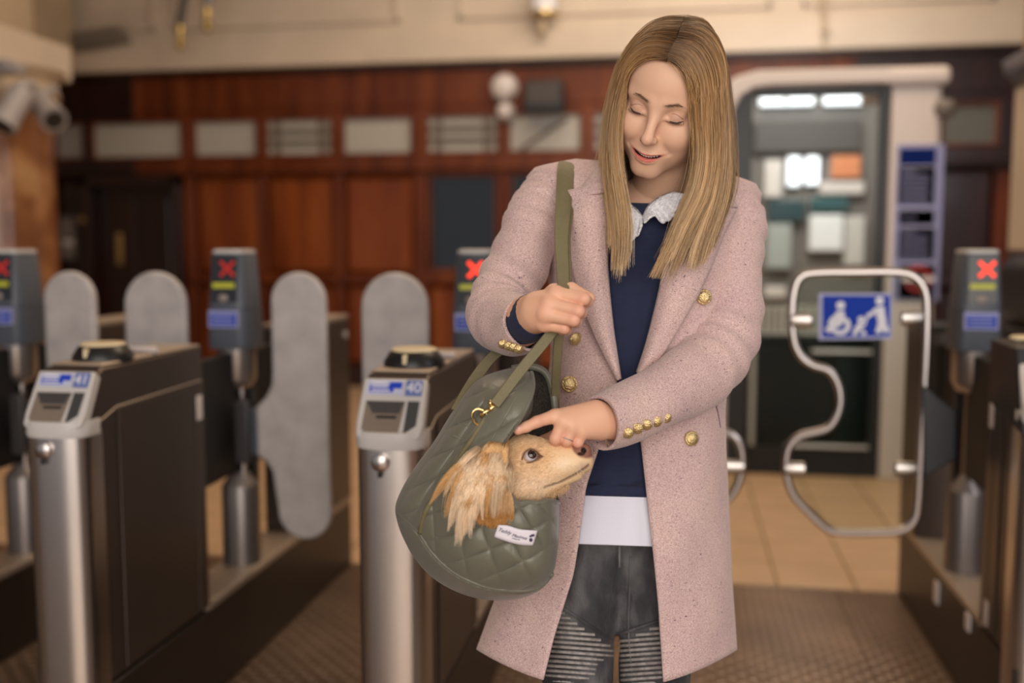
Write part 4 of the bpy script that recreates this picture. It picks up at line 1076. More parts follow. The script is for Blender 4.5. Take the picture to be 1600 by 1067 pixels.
# --- sleeves
def sleeve(S_, name, folds, cuff):
    P = np.array([(s[0], s[1], s[2]) for s in S_], float); C_ = cat_rom(P, 10)
    W = np.array([at(*c) for c in C_]); r = cat_rom(np.array([[s[3], 0, 0] for s in S_]), 10)[:, 0]
    n = 40; k = len(W); T = np.gradient(W, axis=0); T /= np.linalg.norm(T, axis=1)[:, None]
    u = np.array(-CF); rings = []
    for i in range(k):
        a = u-T[i]*(u@T[i]); a /= np.linalg.norm(a); b = np.cross(T[i], a); u = a; ring = []
        for j in range(n):
            th_ = 2*math.pi*j/n; rr = r[i]
            for (c0, wd, am, fr, ph) in folds: rr += am*math.exp(-((i-c0)/wd)**2)*math.sin(fr*i+ph+1.3*math.sin(th_+ph))
            rr += .0014*math.sin(i*.30+2.0*th_)+.0010*math.sin(i*.22-3*th_+1)
            if i < 10: rr *= .90+.10*math.sin(i/10*math.pi/2)
            ring.append(W[i]+rr*(math.cos(th_)*a+math.sin(th_)*b))
        rings.append(ring)
    q = M(); q.loft(rings, cap=False)
    # turned-in cuff end
    e = [W[-1]+(np.array(v)-W[-1])*.90-T[-1]*.0 for v in rings[-1]]; e2 = [np.array(v)-T[-1]*.05 for v in e]
    q.loft([rings[-1], e, e2], cap=False)
    return q.build(name, tw, coat, smooth=180)
sleeve(SLR, 'sleeve', [(38, 9, .0032, .9, 0), (22, 7, .002, .9, 1), (8, 5, .002, 1.2, 2), (55, 6, .002, .9, .5)], 0)
sleeve(SLL, 'sleeve', [(38, 9, .0034, .8, .4), (20, 9, .0022, .8, 2), (52, 8, .0022, .8, 1), (6, 4, .0015, 1.2, 0)], 0)
# vent lining visible at the cuff of her left sleeve
# gold buttons
gold = mat('gold_button', (.72, .55, .27), .32, metal=.85, bump=.5, bscale=420)
def button(px, py, r, d=None, tilt=(0, 0), name='gold_button', par=None):
    d = dcoat(px, py)-.010 if d is None else d
    c = at(px, py, d); n = -CF+CR*tilt[0]+CU*tilt[1]; n /= np.linalg.norm(n)
    a = np.cross(n, CU); a /= np.linalg.norm(a); b = np.cross(n, a)
    R_ = r/FPX*d; rings = []
    for rr, h in ((.6, -.3), (1, -.22), (1.02, .02), (.93, .12), (.82, .14), (.78, .22), (.5, .36), (.02, .42)):
        rings.append([c+R_*(rr*(math.cos(t)*a+math.sin(t)*b)+h*n) for t in np.linspace(0, 2*math.pi, 24, endpoint=False)])
    M().loft(rings).build(name, gold, par or coat, smooth=50)
button(1100, 464, 12); button(1081, 685, 11.5, tilt=(.25, 0)); button(890, 600, 12.5); button(1071, 542, 10, tilt=(-.3, -.7)); button(900, 530, 10.5, tilt=(.5, -.5))
def sleeve_d(S_, px, py):
    best = 9
    C_ = cat_rom(np.array([s for s in S_], float), 10)
    for c in C_:
        rp = c[3]/c[2]*FPX; dd = math.hypot(px-c[0], py-c[1])
        if dd < rp: best = min(best, c[2]-c[3]*math.sqrt(1-(dd/rp)**2))
    return best
for x, y in ((981, 677), (996, 670), (1010, 664), (1025, 659), (1040, 653)): button(x, y, 9, d=min(sleeve_d(SLL, x, y-3), 1.56)-.005, tilt=(-.15, -.4), name='cuff_button')
for x, y in ((786, 538), (795, 541), (803, 543), (811, 546)): button(x, y, 7.5, d=min(sleeve_d(SLR, x, y-6), 1.55)-.003, tilt=(.2, -.5), name='cuff_button')
# pocket slit
M().tube([at(x, y, dcoat(x, y)-.004) for x, y in ((1117, 628), (1121, 645), (1125, 668))], .0016, 6).build('pocket_slit', lining, coat)

# --- navy jumper, white shirt, lace collar
navy = mat('navy_knit', (.012, .018, .055), .8, bump=.35, bscale=500, stretch=(1, 1, 3), sheen=.06, var=.15, vscale=60)
def shell(rows_, mt, name, sh, hemfn=None, ruck=.0, n=56):
    G = []
    for py in rows_:
        L, R, D, hd = interp(TORSO, py); c = (L+R)/2; w = (R-L)/2*sh; row = []
        for t in np.linspace(0, 2*math.pi, n):
            u = math.cos(t); s = -1 if math.sin(t) >= 0 else 1
            px = c+u*w; d = D+s*hd*sh*(1-abs(u)**2.6)**.5
            d += ruck*math.sin(px*.11+py*.02)*(1 if s < 0 else 0)
            row.append(at(px, py+(hemfn(u, s) if hemfn else 0), d))
        G.append(row)
    return M().grid(G).build(name, mt, wo, smooth=180, solid=.003)
shell(list(range(318, 760, 11))+[758, 762, 774, 776], navy, 'jumper', .90, ruck=.002, hemfn=lambda u, s: 4*u if s < 0 else -14)
G = [[at(x, y+4*(x-990)/150, dfront(x, y, -1, .90)-.0025) for x in np.linspace(880, 1060, 20)] for y in (752, 754, 772, 776)]
shirt_m = mat('white_cotton', (.70, .70, .80), .7, bump=.1, bscale=300)
shell([700, 740, 780, 800, 815, 830, 842, 848, 850], shirt_m, 'shirt', .89, ruck=.0022, hemfn=lambda u, s: 5*u+2 if s < 0 else -14)
lace = mat('white_lace', (.90, .89, .93), .7, bump=.9, bscale=260, var=.22, vscale=170)
def lace_piece(inner, outer, name):
    n = 44; I = cat_rom(inner, 12); O = cat_rom(outer, 12); s = np.linspace(0, 1, n)
    I = np.stack([np.interp(s, np.linspace(0, 1, len(I)), I[:, k]) for k in (0, 1)], 1); O = np.stack([np.interp(s, np.linspace(0, 1, len(O)), O[:, k]) for k in (0, 1)], 1)
    G = []
    for i in range(n):
        sc_ = .06*abs(math.sin(i*.62))
        G.append([at(*(I[i]*(1-t)+O[i]*t), 1.635-.026*t**.7+.003*math.sin(i*.9)*t) for t in np.linspace(0, 1.0+sc_, 9)])
    o = M().grid(G).build(name, lace, wo, smooth=180, solid=.002)
    # scalloped picot edge
    q = M()
    for i in range(1, n-1):
        v = np.array(G[i][-1]); q.sphere(tuple(v), .0022, 6, 4)
    q.build('picot_edge', lace, o, smooth=180)
lace_piece([(1004, 338), (996, 328), (985, 318), (975, 300)], [(1003, 350), (996, 366), (978, 376), (962, 368), (958, 345), (962, 318)], 'lace_collar')
lace_piece([(1004, 338), (1012, 322), (1030, 308), (1050, 300)], [(1006, 348), (1022, 336), (1034, 346), (1050, 338), (1062, 322), (1070, 303)], 'lace_collar')

# --- jeans with ribbed panels
jean = mat('washed_black_denim', rough=.85, ramp=[(.30, (.016, .016, .019)), (.48, (.05, .048, .054)), (.62, (.13, .125, .13)), (.78, (.26, .25, .25))], vscale=16, stretch=(1, 1, .45), detail=9, bump=.5, bscale=350)
def jeans_sdf(P):
    X = np.stack([CR, CH, np.array([0, 0, 1.])], 1)
    d = sd_ell(P, at(968, 790, 1.745), (.150, .098, .11), X)
    for s in LEGS:
        W = A(LEGS[s])
        for i in range(len(W)-1): d = smin(d, sd_cap(P, W[i], W[i+1], LEGS[s][i][3], LEGS[s][i+1][3]), .012)
    d = d+.0016*np.sin(P[:, 2]*95+P[:, 0]*60)*np.sin(P[:, 2]*37)
    return d
jb = A([(850, 740, 1.6), (1090, 740, 1.6), (850, 1500, 1.6), (1090, 1500, 1.9), (850, 740, 1.9)])
JV, JF = sdf_mesh(jeans_sdf, jb.min(0)-.02, jb.max(0)+.02, .005)
jeans = M().add(JV, JF).build('jeans', jean, wo, smooth=180)
# ribs
rib_m = mat('denim_rib', rough=.85, ramp=[(.3, (.20, .185, .18)), (.7, (.42, .38, .36))], vscale=120)
def leg_at(s, py):
    t = np.asarray(LEGS[s], float); return [np.interp(py, t[:, 1], t[:, k]) for k in (0, 2, 3)]
for s, top in ((-1, lambda px: 958+(px-884)*.66), (1, lambda px: 990-(px-985)*.34)):
    for py in np.arange(950, 1150, 7.6):
        cx_, d_, r_ = leg_at(s, py); path = []
        for a in np.linspace(-1.35, 1.35, 27):
            px = cx_+math.sin(a)*r_/d_*FPX
            bend = -4*s*math.sin(a)+2
            if py < top(px): continue
            path.append(at(px, py+bend, d_-math.cos(a)*(r_+.0026)))
        if len(path) > 4: M().tube(path, .0026, 6).build('rib', rib_m, jeans)
    path = []
    for a in np.linspace(-1.15, 1.15, 25):
        cx_, d_, r_ = leg_at(s, 985); px = cx_+math.sin(a)*r_/d_*FPX; y = top(px)-5; cx_, d_, r_ = leg_at(s, y)
        path.append(at(px, y, d_-math.cos(a)*(r_+.0030)))
    M().tube(path, .0028, 6).build('panel_seam', jean, jeans)
# fly seam and inner leg seams
M().tube([at(968, y, 1.745-.098*math.sqrt(max(1-((y-790)/190.)**2, 0))-.004) for y in range(838, 890, 8)], .002, 6).build('fly_seam', jean, jeans)
for s, xs_ in ((-1, ((952, 870), (956, 920), (950, 980), (944, 1040), (940, 1080))), (1, ((985, 870), (984, 920), (982, 980), (986, 1040), (988, 1080)))):
    path = []
    for px, y in xs_:
        cx_, d_, r_ = leg_at(s, y); u = np.clip((px-cx_)/(r_/d_*FPX), -.99, .99); path.append(at(px, y, d_-r_*math.sqrt(1-u*u)-.001))
    M().tube(cat_rom(path, 5), .0020, 6).build('leg_seam', jean, jeans)
# boots, below the frame
for s in LEGS:
    a = at(*LEGS[s][-1][:3]); q = M()
    f = lambda k, w, h, z: [a*[1, 1, 0]+np.array([0, 0, z])+CR*w*math.cos(t)-CH*(k+h*math.sin(t)) for t in np.linspace(0, 2*math.pi, 18, endpoint=False)]
    q.loft([f(.06, .043, .125, .0), f(.06, .044, .128, .02), f(.055, .043, .12, .045), f(.02, .042, .075, .08), f(.0, .045, .05, .14), f(.0, .050, .052, .22)])
    q.build('boot', mat('black_leather', (.015, .014, .014), .4), wo, smooth=60)
# silver ring
c = at(887.3, 685, 1.4258); ax_ = A([(894, 666, 1.425), (886, 688, 1.426)]); t_ = ax_[1]-ax_[0]; t_ /= np.linalg.norm(t_)
u_ = np.cross(t_, CF); u_ /= np.linalg.norm(u_); v_ = np.cross(t_, u_)
M().tube([c+.0092*(math.cos(k)*u_+math.sin(k)*v_) for k in np.linspace(0, 2*math.pi, 26, endpoint=False)], .0011, 8, closed=True).build('silver_ring', mat('silver', (.8, .78, .75), .15, metal=1), wo)
# navy jumper cuff showing at her right wrist
Wc = A([(812, 505, 1.50), (826, 500, 1.468), (834, 494, 1.452), (838, 492, 1.446)])
M().tube(Wc, [.034, .0345, .0345, .0325], 24).build('jumper_cuff', navy, wo)
# zip vent on her left cuff
Wz = A([(945, 676, 1.448), (948, 690, 1.452), (950, 697, 1.455)])
M().tube(Wz, .0022, 8).build('cuff_zip', mat('silver', (.8, .78, .75), .15, metal=1), coat)

# --- hair
def hair_mat(name, stops, rough=.42):
    m = bpy.data.materials.new(name); m.use_nodes = True; nt = m.node_tree; N = nt.nodes; L = nt.links; b = N['Principled BSDF']
    hi = N.new('ShaderNodeHairInfo'); r = N.new('ShaderNodeValToRGB'); e = r.color_ramp.elements
    while len(e) < len(stops): e.new(.5)
    for x, (p_, c) in zip(e, stops): x.position = p_; x.color = (*c, 1)
    L.new(hi.outputs['Intercept'], r.inputs[0])
    mr = N.new('ShaderNodeMapRange'); L.new(hi.outputs['Random'], mr.inputs[0]); mr.inputs['To Min'].default_value = .62; mr.inputs['To Max'].default_value = 1.3
    mx = N.new('ShaderNodeMix'); mx.data_type = 'RGBA'; mx.blend_type = 'MULTIPLY'; mx.inputs[0].default_value = 1
    L.new(r.outputs[0], mx.inputs[6]); L.new(mr.outputs[0], mx.inputs[7])
    at2 = N.new('ShaderNodeAttribute'); at2.attribute_name = 'Col'; m3 = N.new('ShaderNodeMix'); m3.data_type = 'RGBA'; m3.blend_type = 'MULTIPLY'; m3.inputs[0].default_value = 1
    L.new(mx.outputs[2], m3.inputs[6]); L.new(at2.outputs['Color'], m3.inputs[7]); L.new(m3.outputs[2], b.inputs['Base Color'])
    b.inputs['Roughness'].default_value = rough; b.inputs['Specular IOR Level'].default_value = .45
    return m
blonde = hair_mat('blonde_hair', [(0, (.11, .058, .028)), (.10, (.22, .125, .058)), (.32, (.42, .25, .115)), (.7, (.60, .41, .225)), (1, (.68, .50, .31))])
LG = [[(1043, 101, 1.512), (1018, 96, 1.520), (990, 112, 1.540), (974, 150, 1.556), (967, 200, 1.566), (968, 250, 1.57), (977, 300, 1.566), (983, 350, 1.556), (979, 415, 1.55)],
      [(1050, 78, 1.505), (1015, 74, 1.522), (982, 100, 1.552), (964, 155, 1.575), (957, 215, 1.585), (958, 275, 1.58), (966, 335, 1.568), (970, 385, 1.56), (966, 432, 1.552)],
      [(1060, 48, 1.503), (1012, 52, 1.545), (974, 95, 1.592), (955, 155, 1.612), (948, 220, 1.618), (947, 280, 1.612), (954, 330, 1.595), (960, 375, 1.58), (958, 420, 1.568)],
      [(1070, 26, 1.535), (1018, 36, 1.60), (975, 85, 1.645), (955, 150, 1.668), (946, 215, 1.675), (942, 262, 1.68), (942, 300, 1.655), (948, 335, 1.63), (950, 375, 1.61)],
      [(1076, 24, 1.60), (1025, 32, 1.665), (985, 85, 1.71), (965, 150, 1.72), (955, 205, 1.73), (945, 240, 1.745), (925, 262, 1.765), (915, 285, 1.79), (910, 320, 1.82)]]
RG = [[(1044, 101, 1.512), (1060, 110, 1.508), (1074, 140, 1.515), (1083, 190, 1.528), (1086, 240, 1.545), (1078, 290, 1.555), (1058, 340, 1.557), (1040, 385, 1.553), (1018, 432, 1.545)],
      [(1052, 76, 1.505), (1080, 90, 1.510), (1099, 140, 1.522), (1106, 200, 1.535), (1106, 255, 1.548), (1094, 305, 1.555), (1070, 350, 1.557), (1048, 395, 1.552), (1030, 436, 1.545)],
      [(1061, 48, 1.503), (1095, 64, 1.522), (1118, 120, 1.545), (1126, 190, 1.558), (1126, 250, 1.566), (1118, 310, 1.568), (1104, 350, 1.566), (1090, 390, 1.562), (1082, 425, 1.556)],
      [(1070, 26, 1.535), (1104, 42, 1.575), (1128, 100, 1.605), (1136, 175, 1.615), (1138, 240, 1.615), (1136, 290, 1.605), (1126, 335, 1.592), (1112, 375, 1.582), (1100, 412, 1.572)],
      [(1076, 24, 1.60), (1108, 38, 1.645), (1132, 100, 1.67), (1140, 175, 1.68), (1143, 240, 1.68), (1145, 280, 1.66), (1138, 315, 1.635), (1126, 350, 1.615), (1114, 385, 1.60)],
      [(1078, 26, 1.66), (1108, 45, 1.72), (1130, 110, 1.74), (1136, 180, 1.75), (1132, 235, 1.77), (1128, 275, 1.80), (1125, 305, 1.83), (1122, 340, 1.86), (1120, 370, 1.87)]]
BG = [[(1076, 24, 1.62), (1068, 40, 1.70), (1062, 100, 1.745), (1056, 170, 1.76), (1050, 220, 1.775), (1046, 255, 1.80), (1044, 290, 1.84), (1042, 330, 1.865), (1040, 370, 1.87)]]
def gsurf(Gs, a, n=22):
    """guide at fraction a across the guide set, smoothly interpolated"""
    K = len(Gs)-1; x = min(max(a, 0), .99999)*K; i = int(x); t = x-i
    g = np.array(Gs[i], float)*(1-t)+np.array(Gs[i+1], float)*t
    c = cat_rom(g, 6); s = np.linspace(0, len(c)-1, n)
    return np.stack([np.interp(s, np.arange(len(c)), c[:, k]) for k in range(3)], 1)
def skull(P):
    p = ((P-HO)@HMi.T)
    d = sd_ell(p, (0, .014, .035), (.0735, .094, .083)); d = smin(d, sd_ell(p, (0, -.028, .030), (.063, .056, .058)), .03)
    d = smin(d, sd_ell(p, (0, -.022, -.040), (.0560, .056, .062)), .03)
    d = np.minimum(d, sd_ell(p, (0, -.045, -.08), (.034, .036, .034)))
    return d
def push(P, gap):
    P = np.asarray(P, float).copy(); sh = P.shape; P = P.reshape(-1, 3); gap = np.broadcast_to(gap, P.shape[:1])
    for _ in range(3):
        d = skull(P); m_ = d < gap
        if not m_.any(): break
        Q = P[m_]; g = np.stack([skull(Q+e)-d[m_] for e in np.eye(3)*.001], 1); g /= np.linalg.norm(g, axis=1)[:, None]+1e-9
        P[m_] = Q+g*(gap[m_]-d[m_])[:, None]
    return P.reshape(sh)
FAM = [LG, RG, [LG[-1], BG[0]], [BG[0], RG[-1]]]
cap_m = mat('hair_under', rough=.6, ramp=[(.3, (.16, .09, .04)), (.7, (.36, .22, .10))], vscale=60, stretch=(6, 6, .5))
hq = M()
for Gs in FAM:
    sur = []
    for a in np.linspace(0, 1, 24 if len(Gs) > 2 else 12):
        g = gsurf(Gs, a, 26)[:22]; g[:, 2] += .010
        sur.append([at(*q) for q in g])
    hq.grid(push(np.array(sur), .0012))
hair = hq.build('hair', cap_m, wo, smooth=180, solid=.002)
strands = []; stone = []
def lock(Gs, cnt, clump, lo_=0., hi_=1.):
    cents = np.sort(rng.uniform(lo_, hi_, clump)); cl_len = rng.uniform(.76, 1.04, clump); cph = rng.uniform(0, 6.28, clump); ctone = rng.choice(5, clump, p=[.22, .2, .28, .18, .12])
    TONES = np.array([[.52, .47, .42], [.80, .74, .66], [1, 1, 1], [1.18, 1.16, 1.12], [.95, .80, .60]])
    for k in range(cnt):
        a = rng.uniform(lo_, hi_); ci = int(np.argmin(np.abs(cents-a)))
        n = 24; g0 = gsurf(Gs, a, n); g1 = gsurf(Gs, cents[ci], n)
        t = np.linspace(0, 1, n)
        w = ((.45+.45*((ci*37) % 10)/10)*t**1.5)[:, None]; g = g0*(1-w)+g1*w
        g[:, 0] += rng.normal(0, 1.5)*t+3.2*np.sin(t*4.5+cph[ci])*t+rng.normal(0, 4.0)*t**3
        if rng.random() < .12: g[:, 0] += rng.normal(0, 9)*np.sin(t*3+rng.random())*t
        g[:, 1] += rng.normal(0, 1.0)*t
        g[:, 2] += rng.uniform(-.004, .006)+rng.normal(0, .003)*t+.004*np.sin(cph[ci]*3)*t
        L = cl_len[ci]*(rng.uniform(.90, 1.02) if rng.random() < .6 else rng.uniform(.62, .95))
        m_ = max(int(n*L), 6); s = np.linspace(0, min(L, 1)*(n-1), n)
        g = np.stack([np.interp(s, np.arange(n), g[:, j]) for j in range(3)], 1)
        strands.append([at(*q) for q in g]); stone.append(TONES[ctone[ci]] if rng.random() < .8 else TONES[rng.integers(5)])
lock(LG, 6000, 50); lock(RG, 8600, 64); lock(FAM[2], 900, 8); lock(FAM[3], 900, 8)
lock(LG, 500, 12, 0, .12); lock(RG, 700, 14, 0, .15)
# shaded hair behind the jaw
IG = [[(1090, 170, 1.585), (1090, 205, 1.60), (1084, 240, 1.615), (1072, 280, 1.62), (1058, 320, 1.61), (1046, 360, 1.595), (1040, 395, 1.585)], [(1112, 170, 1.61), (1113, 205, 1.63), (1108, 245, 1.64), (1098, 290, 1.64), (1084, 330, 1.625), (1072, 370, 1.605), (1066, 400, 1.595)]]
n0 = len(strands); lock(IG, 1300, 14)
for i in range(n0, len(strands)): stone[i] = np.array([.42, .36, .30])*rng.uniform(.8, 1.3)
n0 = len(strands); lock(LG, 260, 9, .1, .7); lock(RG, 360, 10, .1, .7)
for i in range(n0, len(strands)): strands[i] = [q_+np.array([0, 0, -.012*t_**2]) for q_, t_ in zip(strands[i], np.linspace(0, 1, len(strands[i])))]
# fine short hairs along the hairline
for k in range(420):
    Gs = LG if k % 2 else RG; g = gsurf(Gs, rng.uniform(0, .10), 24); t = np.linspace(0, 1, 24); L = rng.uniform(.12, .34); st_ = rng.uniform(0, .35)
    s_ = (st_+np.linspace(0, L, 24))*23; g = np.stack([np.interp(s_, np.arange(24), g[:, j]) for j in range(3)], 1)
    dr = 1 if Gs is LG else -1
    g[:, 0] += dr*rng.uniform(0, 9)*np.sin(t*2.4); g[:, 1] += rng.uniform(0, 6)*np.sin(t*2.2); g[:, 2] -= .003
    strands.append([at(*q) for q in g]); stone.append([.95, .85, .7])
# fly-away hairs
for k in range(160):
    Gs = LG if k % 2 else RG; g = gsurf(Gs, rng.random(), 24); t = np.linspace(0, 1, 24)
    g[:, 0] += rng.normal(0, 7)*np.sin(t*2.5)*t; g[:, 1] += rng.normal(0, 5)*np.sin(t*3); g[:, 2] -= .006
    strands.append([at(*q) for q in g]); stone.append([1, .9, .75])
strands = np.array(strands); ns = strands.shape[1]
dsp = push(strands, np.repeat(rng.uniform(.005, .012, len(strands)), ns))-strands
for _ in range(14):
    d2 = dsp.copy(); d2[:, 1:-1] = (dsp[:, :-2]+dsp[:, 1:-1]*2+dsp[:, 2:])/4
    mg = np.linalg.norm(dsp, axis=2, keepdims=True); m2 = np.linalg.norm(d2, axis=2, keepdims=True); dsp = np.where(m2 > mg, d2, dsp*.5+d2*.5)
strands = push(strands+dsp, np.full(strands.shape[0]*ns, .003))
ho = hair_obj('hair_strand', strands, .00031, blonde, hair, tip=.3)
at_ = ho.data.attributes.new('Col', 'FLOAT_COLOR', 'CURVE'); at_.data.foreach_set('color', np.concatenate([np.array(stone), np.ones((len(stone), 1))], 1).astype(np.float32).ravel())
# ------------------------------------------------------------------ quilted carrier bag
nylon = mat('olive_nylon', (.150, .143, .106), .36, var=.10, vscale=9, bump=.25, bscale=70, sheen=.15)
nylon_in = mat('bag_inside', (.02, .019, .016), .8)
sherpa = mat('sherpa_lining', (.17, .145, .115), .95, var=.5, vscale=260, bump=1.0, bscale=600)
webbing = mat('olive_webbing', (.165, .140, .072), .62, bump=.15, bscale=1200, var=.10, vscale=200)
gold2 = mat('gold_hardware', (.66, .47, .20), .2, metal=1)
bo = at(745, 930, 1.5)
bag = thing('dog_carrier_bag', 'olive green quilted dog carrier bag hanging from the woman\'s shoulder', 'bag', tuple(bo))
ctr = np.array([684., 838.])
CLOSED = [(830, 583), (805, 577), (776, 582), (752, 592), (735, 607), (708, 645), (680, 690), (652, 728), (631, 762), (620, 790), (622, 812), (632, 840), (650, 872), (676, 900), (708, 920), (742, 932), (778, 936), (815, 932), (845, 918), (862, 895), (869, 860), (872, 820), (872, 786)]
OPEN = [(872, 786), (858, 783), (840, 787), (822, 785), (806, 786), (792, 768), (780, 745), (777, 715), (787, 690), (800, 670), (812, 653), (824, 631), (832, 606), (830, 583)]
cc_ = cat_rom(CLOSED, 10); oc_ = cat_rom(OPEN, 8)
ring_ = np.concatenate([cc_, oc_[1:]])
_l = np.concatenate([[0], np.cumsum(np.linalg.norm(np.diff(ring_, axis=0), axis=1))]); _s = np.linspace(0, _l[-1], 521)[:-1]
ring_ = np.stack([np.interp(_s, _l, ring_[:, k]) for k in (0, 1)], 1)
def dist_closed(P):
    a = cc_[:-1]; b = cc_[1:]; d = np.full(len(P), 1e9)
    for i in range(len(a)):
        ab = b[i]-a[i]; h = np.clip(((P-a[i])@ab)/(ab@ab), 0, 1); d = np.minimum(d, np.linalg.norm(P-a[i]-h[:, None]*ab, axis=1))
    return d
SEAM = np.array([(757, 655), (735, 690), (708, 730), (682, 770), (664, 803), (657, 832)], float)
def seam_side(x, y): return np.interp(y, SEAM[:, 1], SEAM[:, 0])-x      # >0: left of the seam
BOT = np.array([(620, 800), (638, 815), (655, 832), (672, 858), (692, 880), (720, 900), (752, 914), (786, 921), (820, 922), (847, 914), (866, 893)], float)
botc = cat_rom(BOT, 8)
def dseg(P, C_):
    d = np.full(len(P), 1e9)
    for i in range(len(C_)-1):
        ab = C_[i+1]-C_[i]; h = np.clip(((P-C_[i])@ab)/(ab@ab+1e-9), 0, 1); d = np.minimum(d, np.linalg.norm(P-C_[i]-h[:, None]*ab, axis=1))
    return d
def bag_depth(P, side=-1, quilt=True):
    """front (side -1) or back surface of the stuffed bag at photo-plane points P"""
    P = np.asarray(P, float); x, y = P[:, 0], P[:, 1]
    dc = dist_closed(P); t = np.clip(dc/95., 0, 1); h = (1-(1-t)**2)**.5
    D0 = 1.525+.00022*(745-x)
    lip = .022*np.clip((x-800)/70, 0, 1)*np.clip((y-760)/20, 0, 1)
    T = .118 if side < 0 else .10
    d = D0+side*(T*h+lip*(side < 0))
    if quilt and side < 0:
        s1 = y+.25*(x-690)+np.where(x > 690, .35*(x-690)**2/340, 0)
        k0 = .1-.5*690/150; x0 = (x-k0*(y-840))/np.clip(1+.5*(y-840)/150, .35, 3)
        left = 1/(1+np.exp(-seam_side(x, y)/2.0))
        left = np.where(y < 832, left, 0)
        gr = lambda v, P_: 1-np.exp(-(np.abs((v/P_+.5) % 1-.5)*P_/2.6)**1.2)
        puff = lambda v, P_: .55+.45*np.abs(np.sin(np.pi*v/P_))
        A1 = gr(s1, 42.)*puff(s1, 42.); A2 = gr(x0, 40.)*puff(x0, 40.)
        up = 1/(1+np.exp((y-700)/6.)); r1 = y+.55*x+.0012*(x-760)**2; r2 = x*.9+.35*y
        B1 = gr(y+.45*x, 34.)*puff(y+.45*x, 34.); B2 = gr(x+.62*y, 31.)*puff(x+.62*y, 31.)
        right_ = (A1*A2)*(1-up)+up*gr(r1, 44.)*puff(r1, 44.)*.8
        q = (1-left)*right_+left*B1*B2*1.6
        base = dseg(P, botc); below = (y > np.interp(x, BOT[:, 0], BOT[:, 1]))
        q = np.where(below, .55+.35*np.sin(x*.35+y*.1)*np.exp(-base/7), q)
        q = q*np.clip(base/3., 0, 1)
        rimf = np.clip(dseg(P, oc_)/10., 0, 1); q = q*rimf+.7*(1-rimf)
        d = d-.0068*q*np.clip(dc/14., .25, 1)+.006*np.exp(-(base/2.6)**2)+.0035*np.exp(-(seam_side(x, y)/2.5)**2)*((y > 655) & (y < 832))
    return d
K = 125
sc_r = np.linspace(0, 1, K)**.72; sc_r[0] = .003
PX = ctr+(ring_[None]-ctr)*sc_r[:, None, None]
flat = PX.reshape(-1, 2)
fd = bag_depth(flat, -1); bd = bag_depth(flat, 1, False)
def polar(dep):
    V = np.array([at(p[0], p[1], d) for p, d in zip(flat, dep)]).reshape(K, len(ring_), 3)
    return np.concatenate([V, V[:, :1]], 1)
q = M().grid(polar(fd)[::-1]); q.build('quilted_front', nylon, bag, smooth=180, solid=.004)
# back half and the open upper rear flap with sherpa lining
REAR = [(790, 578), (815, 573), (838, 574), (853, 582), (862, 602), (867, 640), (870, 690), (872, 740), (872, 786), (868, 860), (860, 895), (840, 915), (800, 928), (742, 928), (676, 896), (640, 840), (628, 800), (655, 735), (710, 655), (745, 605)]
rc = cat_rom(REAR, 8, closed=True); rctr = np.array([790., 760.])
PR = rctr+(rc[None]-rctr)*np.linspace(.003, 1, 44)[:, None, None]
fl2 = PR.reshape(-1, 2)
def rear_d(P):
    d = np.full(len(P), 1e9); C_ = np.concatenate([rc, rc[:1]])
    return dseg(P, C_)
rd = rear_d(fl2); hh = (1-(1-np.clip(rd/80., 0, 1))**2)**.5
def polr(dep):
    V = np.array([at(p[0], p[1], d) for p, d in zip(fl2, dep)]).reshape(44, len(rc), 3); return np.concatenate([V, V[:, :1]], 1)
tl = .00022*(745-fl2[:, 0])
M().grid(polr(1.535+tl+.055*hh)).build('sherpa_lining', sherpa, bag, smooth=180, solid=.003)
M().grid(polr(1.542+tl+.064*hh)).build('back_panel', nylon, bag, smooth=180, solid=.003)
edge_rear = [at(x, y, 1.536+.00022*(745-x)) for x, y in cat_rom([(800, 576), (822, 573), (843, 576), (856, 588), (864, 615), (868, 650), (870, 700), (871, 750)], 6)]
M().tube(edge_rear, .0055, 10).build('flap_binding', nylon, bag, smooth=180)
# lining edge along the roof opening
e = oc_[8*8:]
E_ = np.array([at(x+1.5, y, d+.014) for (x, y), d in zip(e, bag_depth(e, -1, False))]); E2 = np.array([at(x+13*math.sin(math.pi*min(i/30, 1)), y+2, d+.045) for i, ((x, y), d) in enumerate(zip(e, bag_depth(e, -1, False)))])
M().grid([E_, (E_*2+E2)/3, (E_+2*E2)/3, E2]).build('lining_edge', sherpa, bag, smooth=180, solid=.004)
bind = np.array([at(x, y, d+.001) for (x, y), d in zip(oc_, bag_depth(oc_, -1, False))])
M().tube(bind, .0042, 10).build('opening_binding', nylon, bag, smooth=180)
# piping
def on_bag(pts, off=.002, qu=False): pts = np.asarray(pts, float); return [at(x, y, d-off) for (x, y), d in zip(pts, bag_depth(pts, -1, qu))]
M().tube(on_bag(cat_rom(SEAM, 8), .0065), .0042, 8).build('seam_tape', webbing, bag, smooth=180)
M().tube(on_bag(botc[2:-2], .001), .0032, 8).build('base_piping', nylon, bag, smooth=180)
for pts in ([(700, 657), (712, 660), (724, 663), (738, 667)], [(690, 676), (700, 679), (712, 683), (724, 687)]):
    M().tube(on_bag(cat_rom(pts, 6), .0024, True), .0016, 6).build('pocket_seam', nylon, bag, smooth=180)
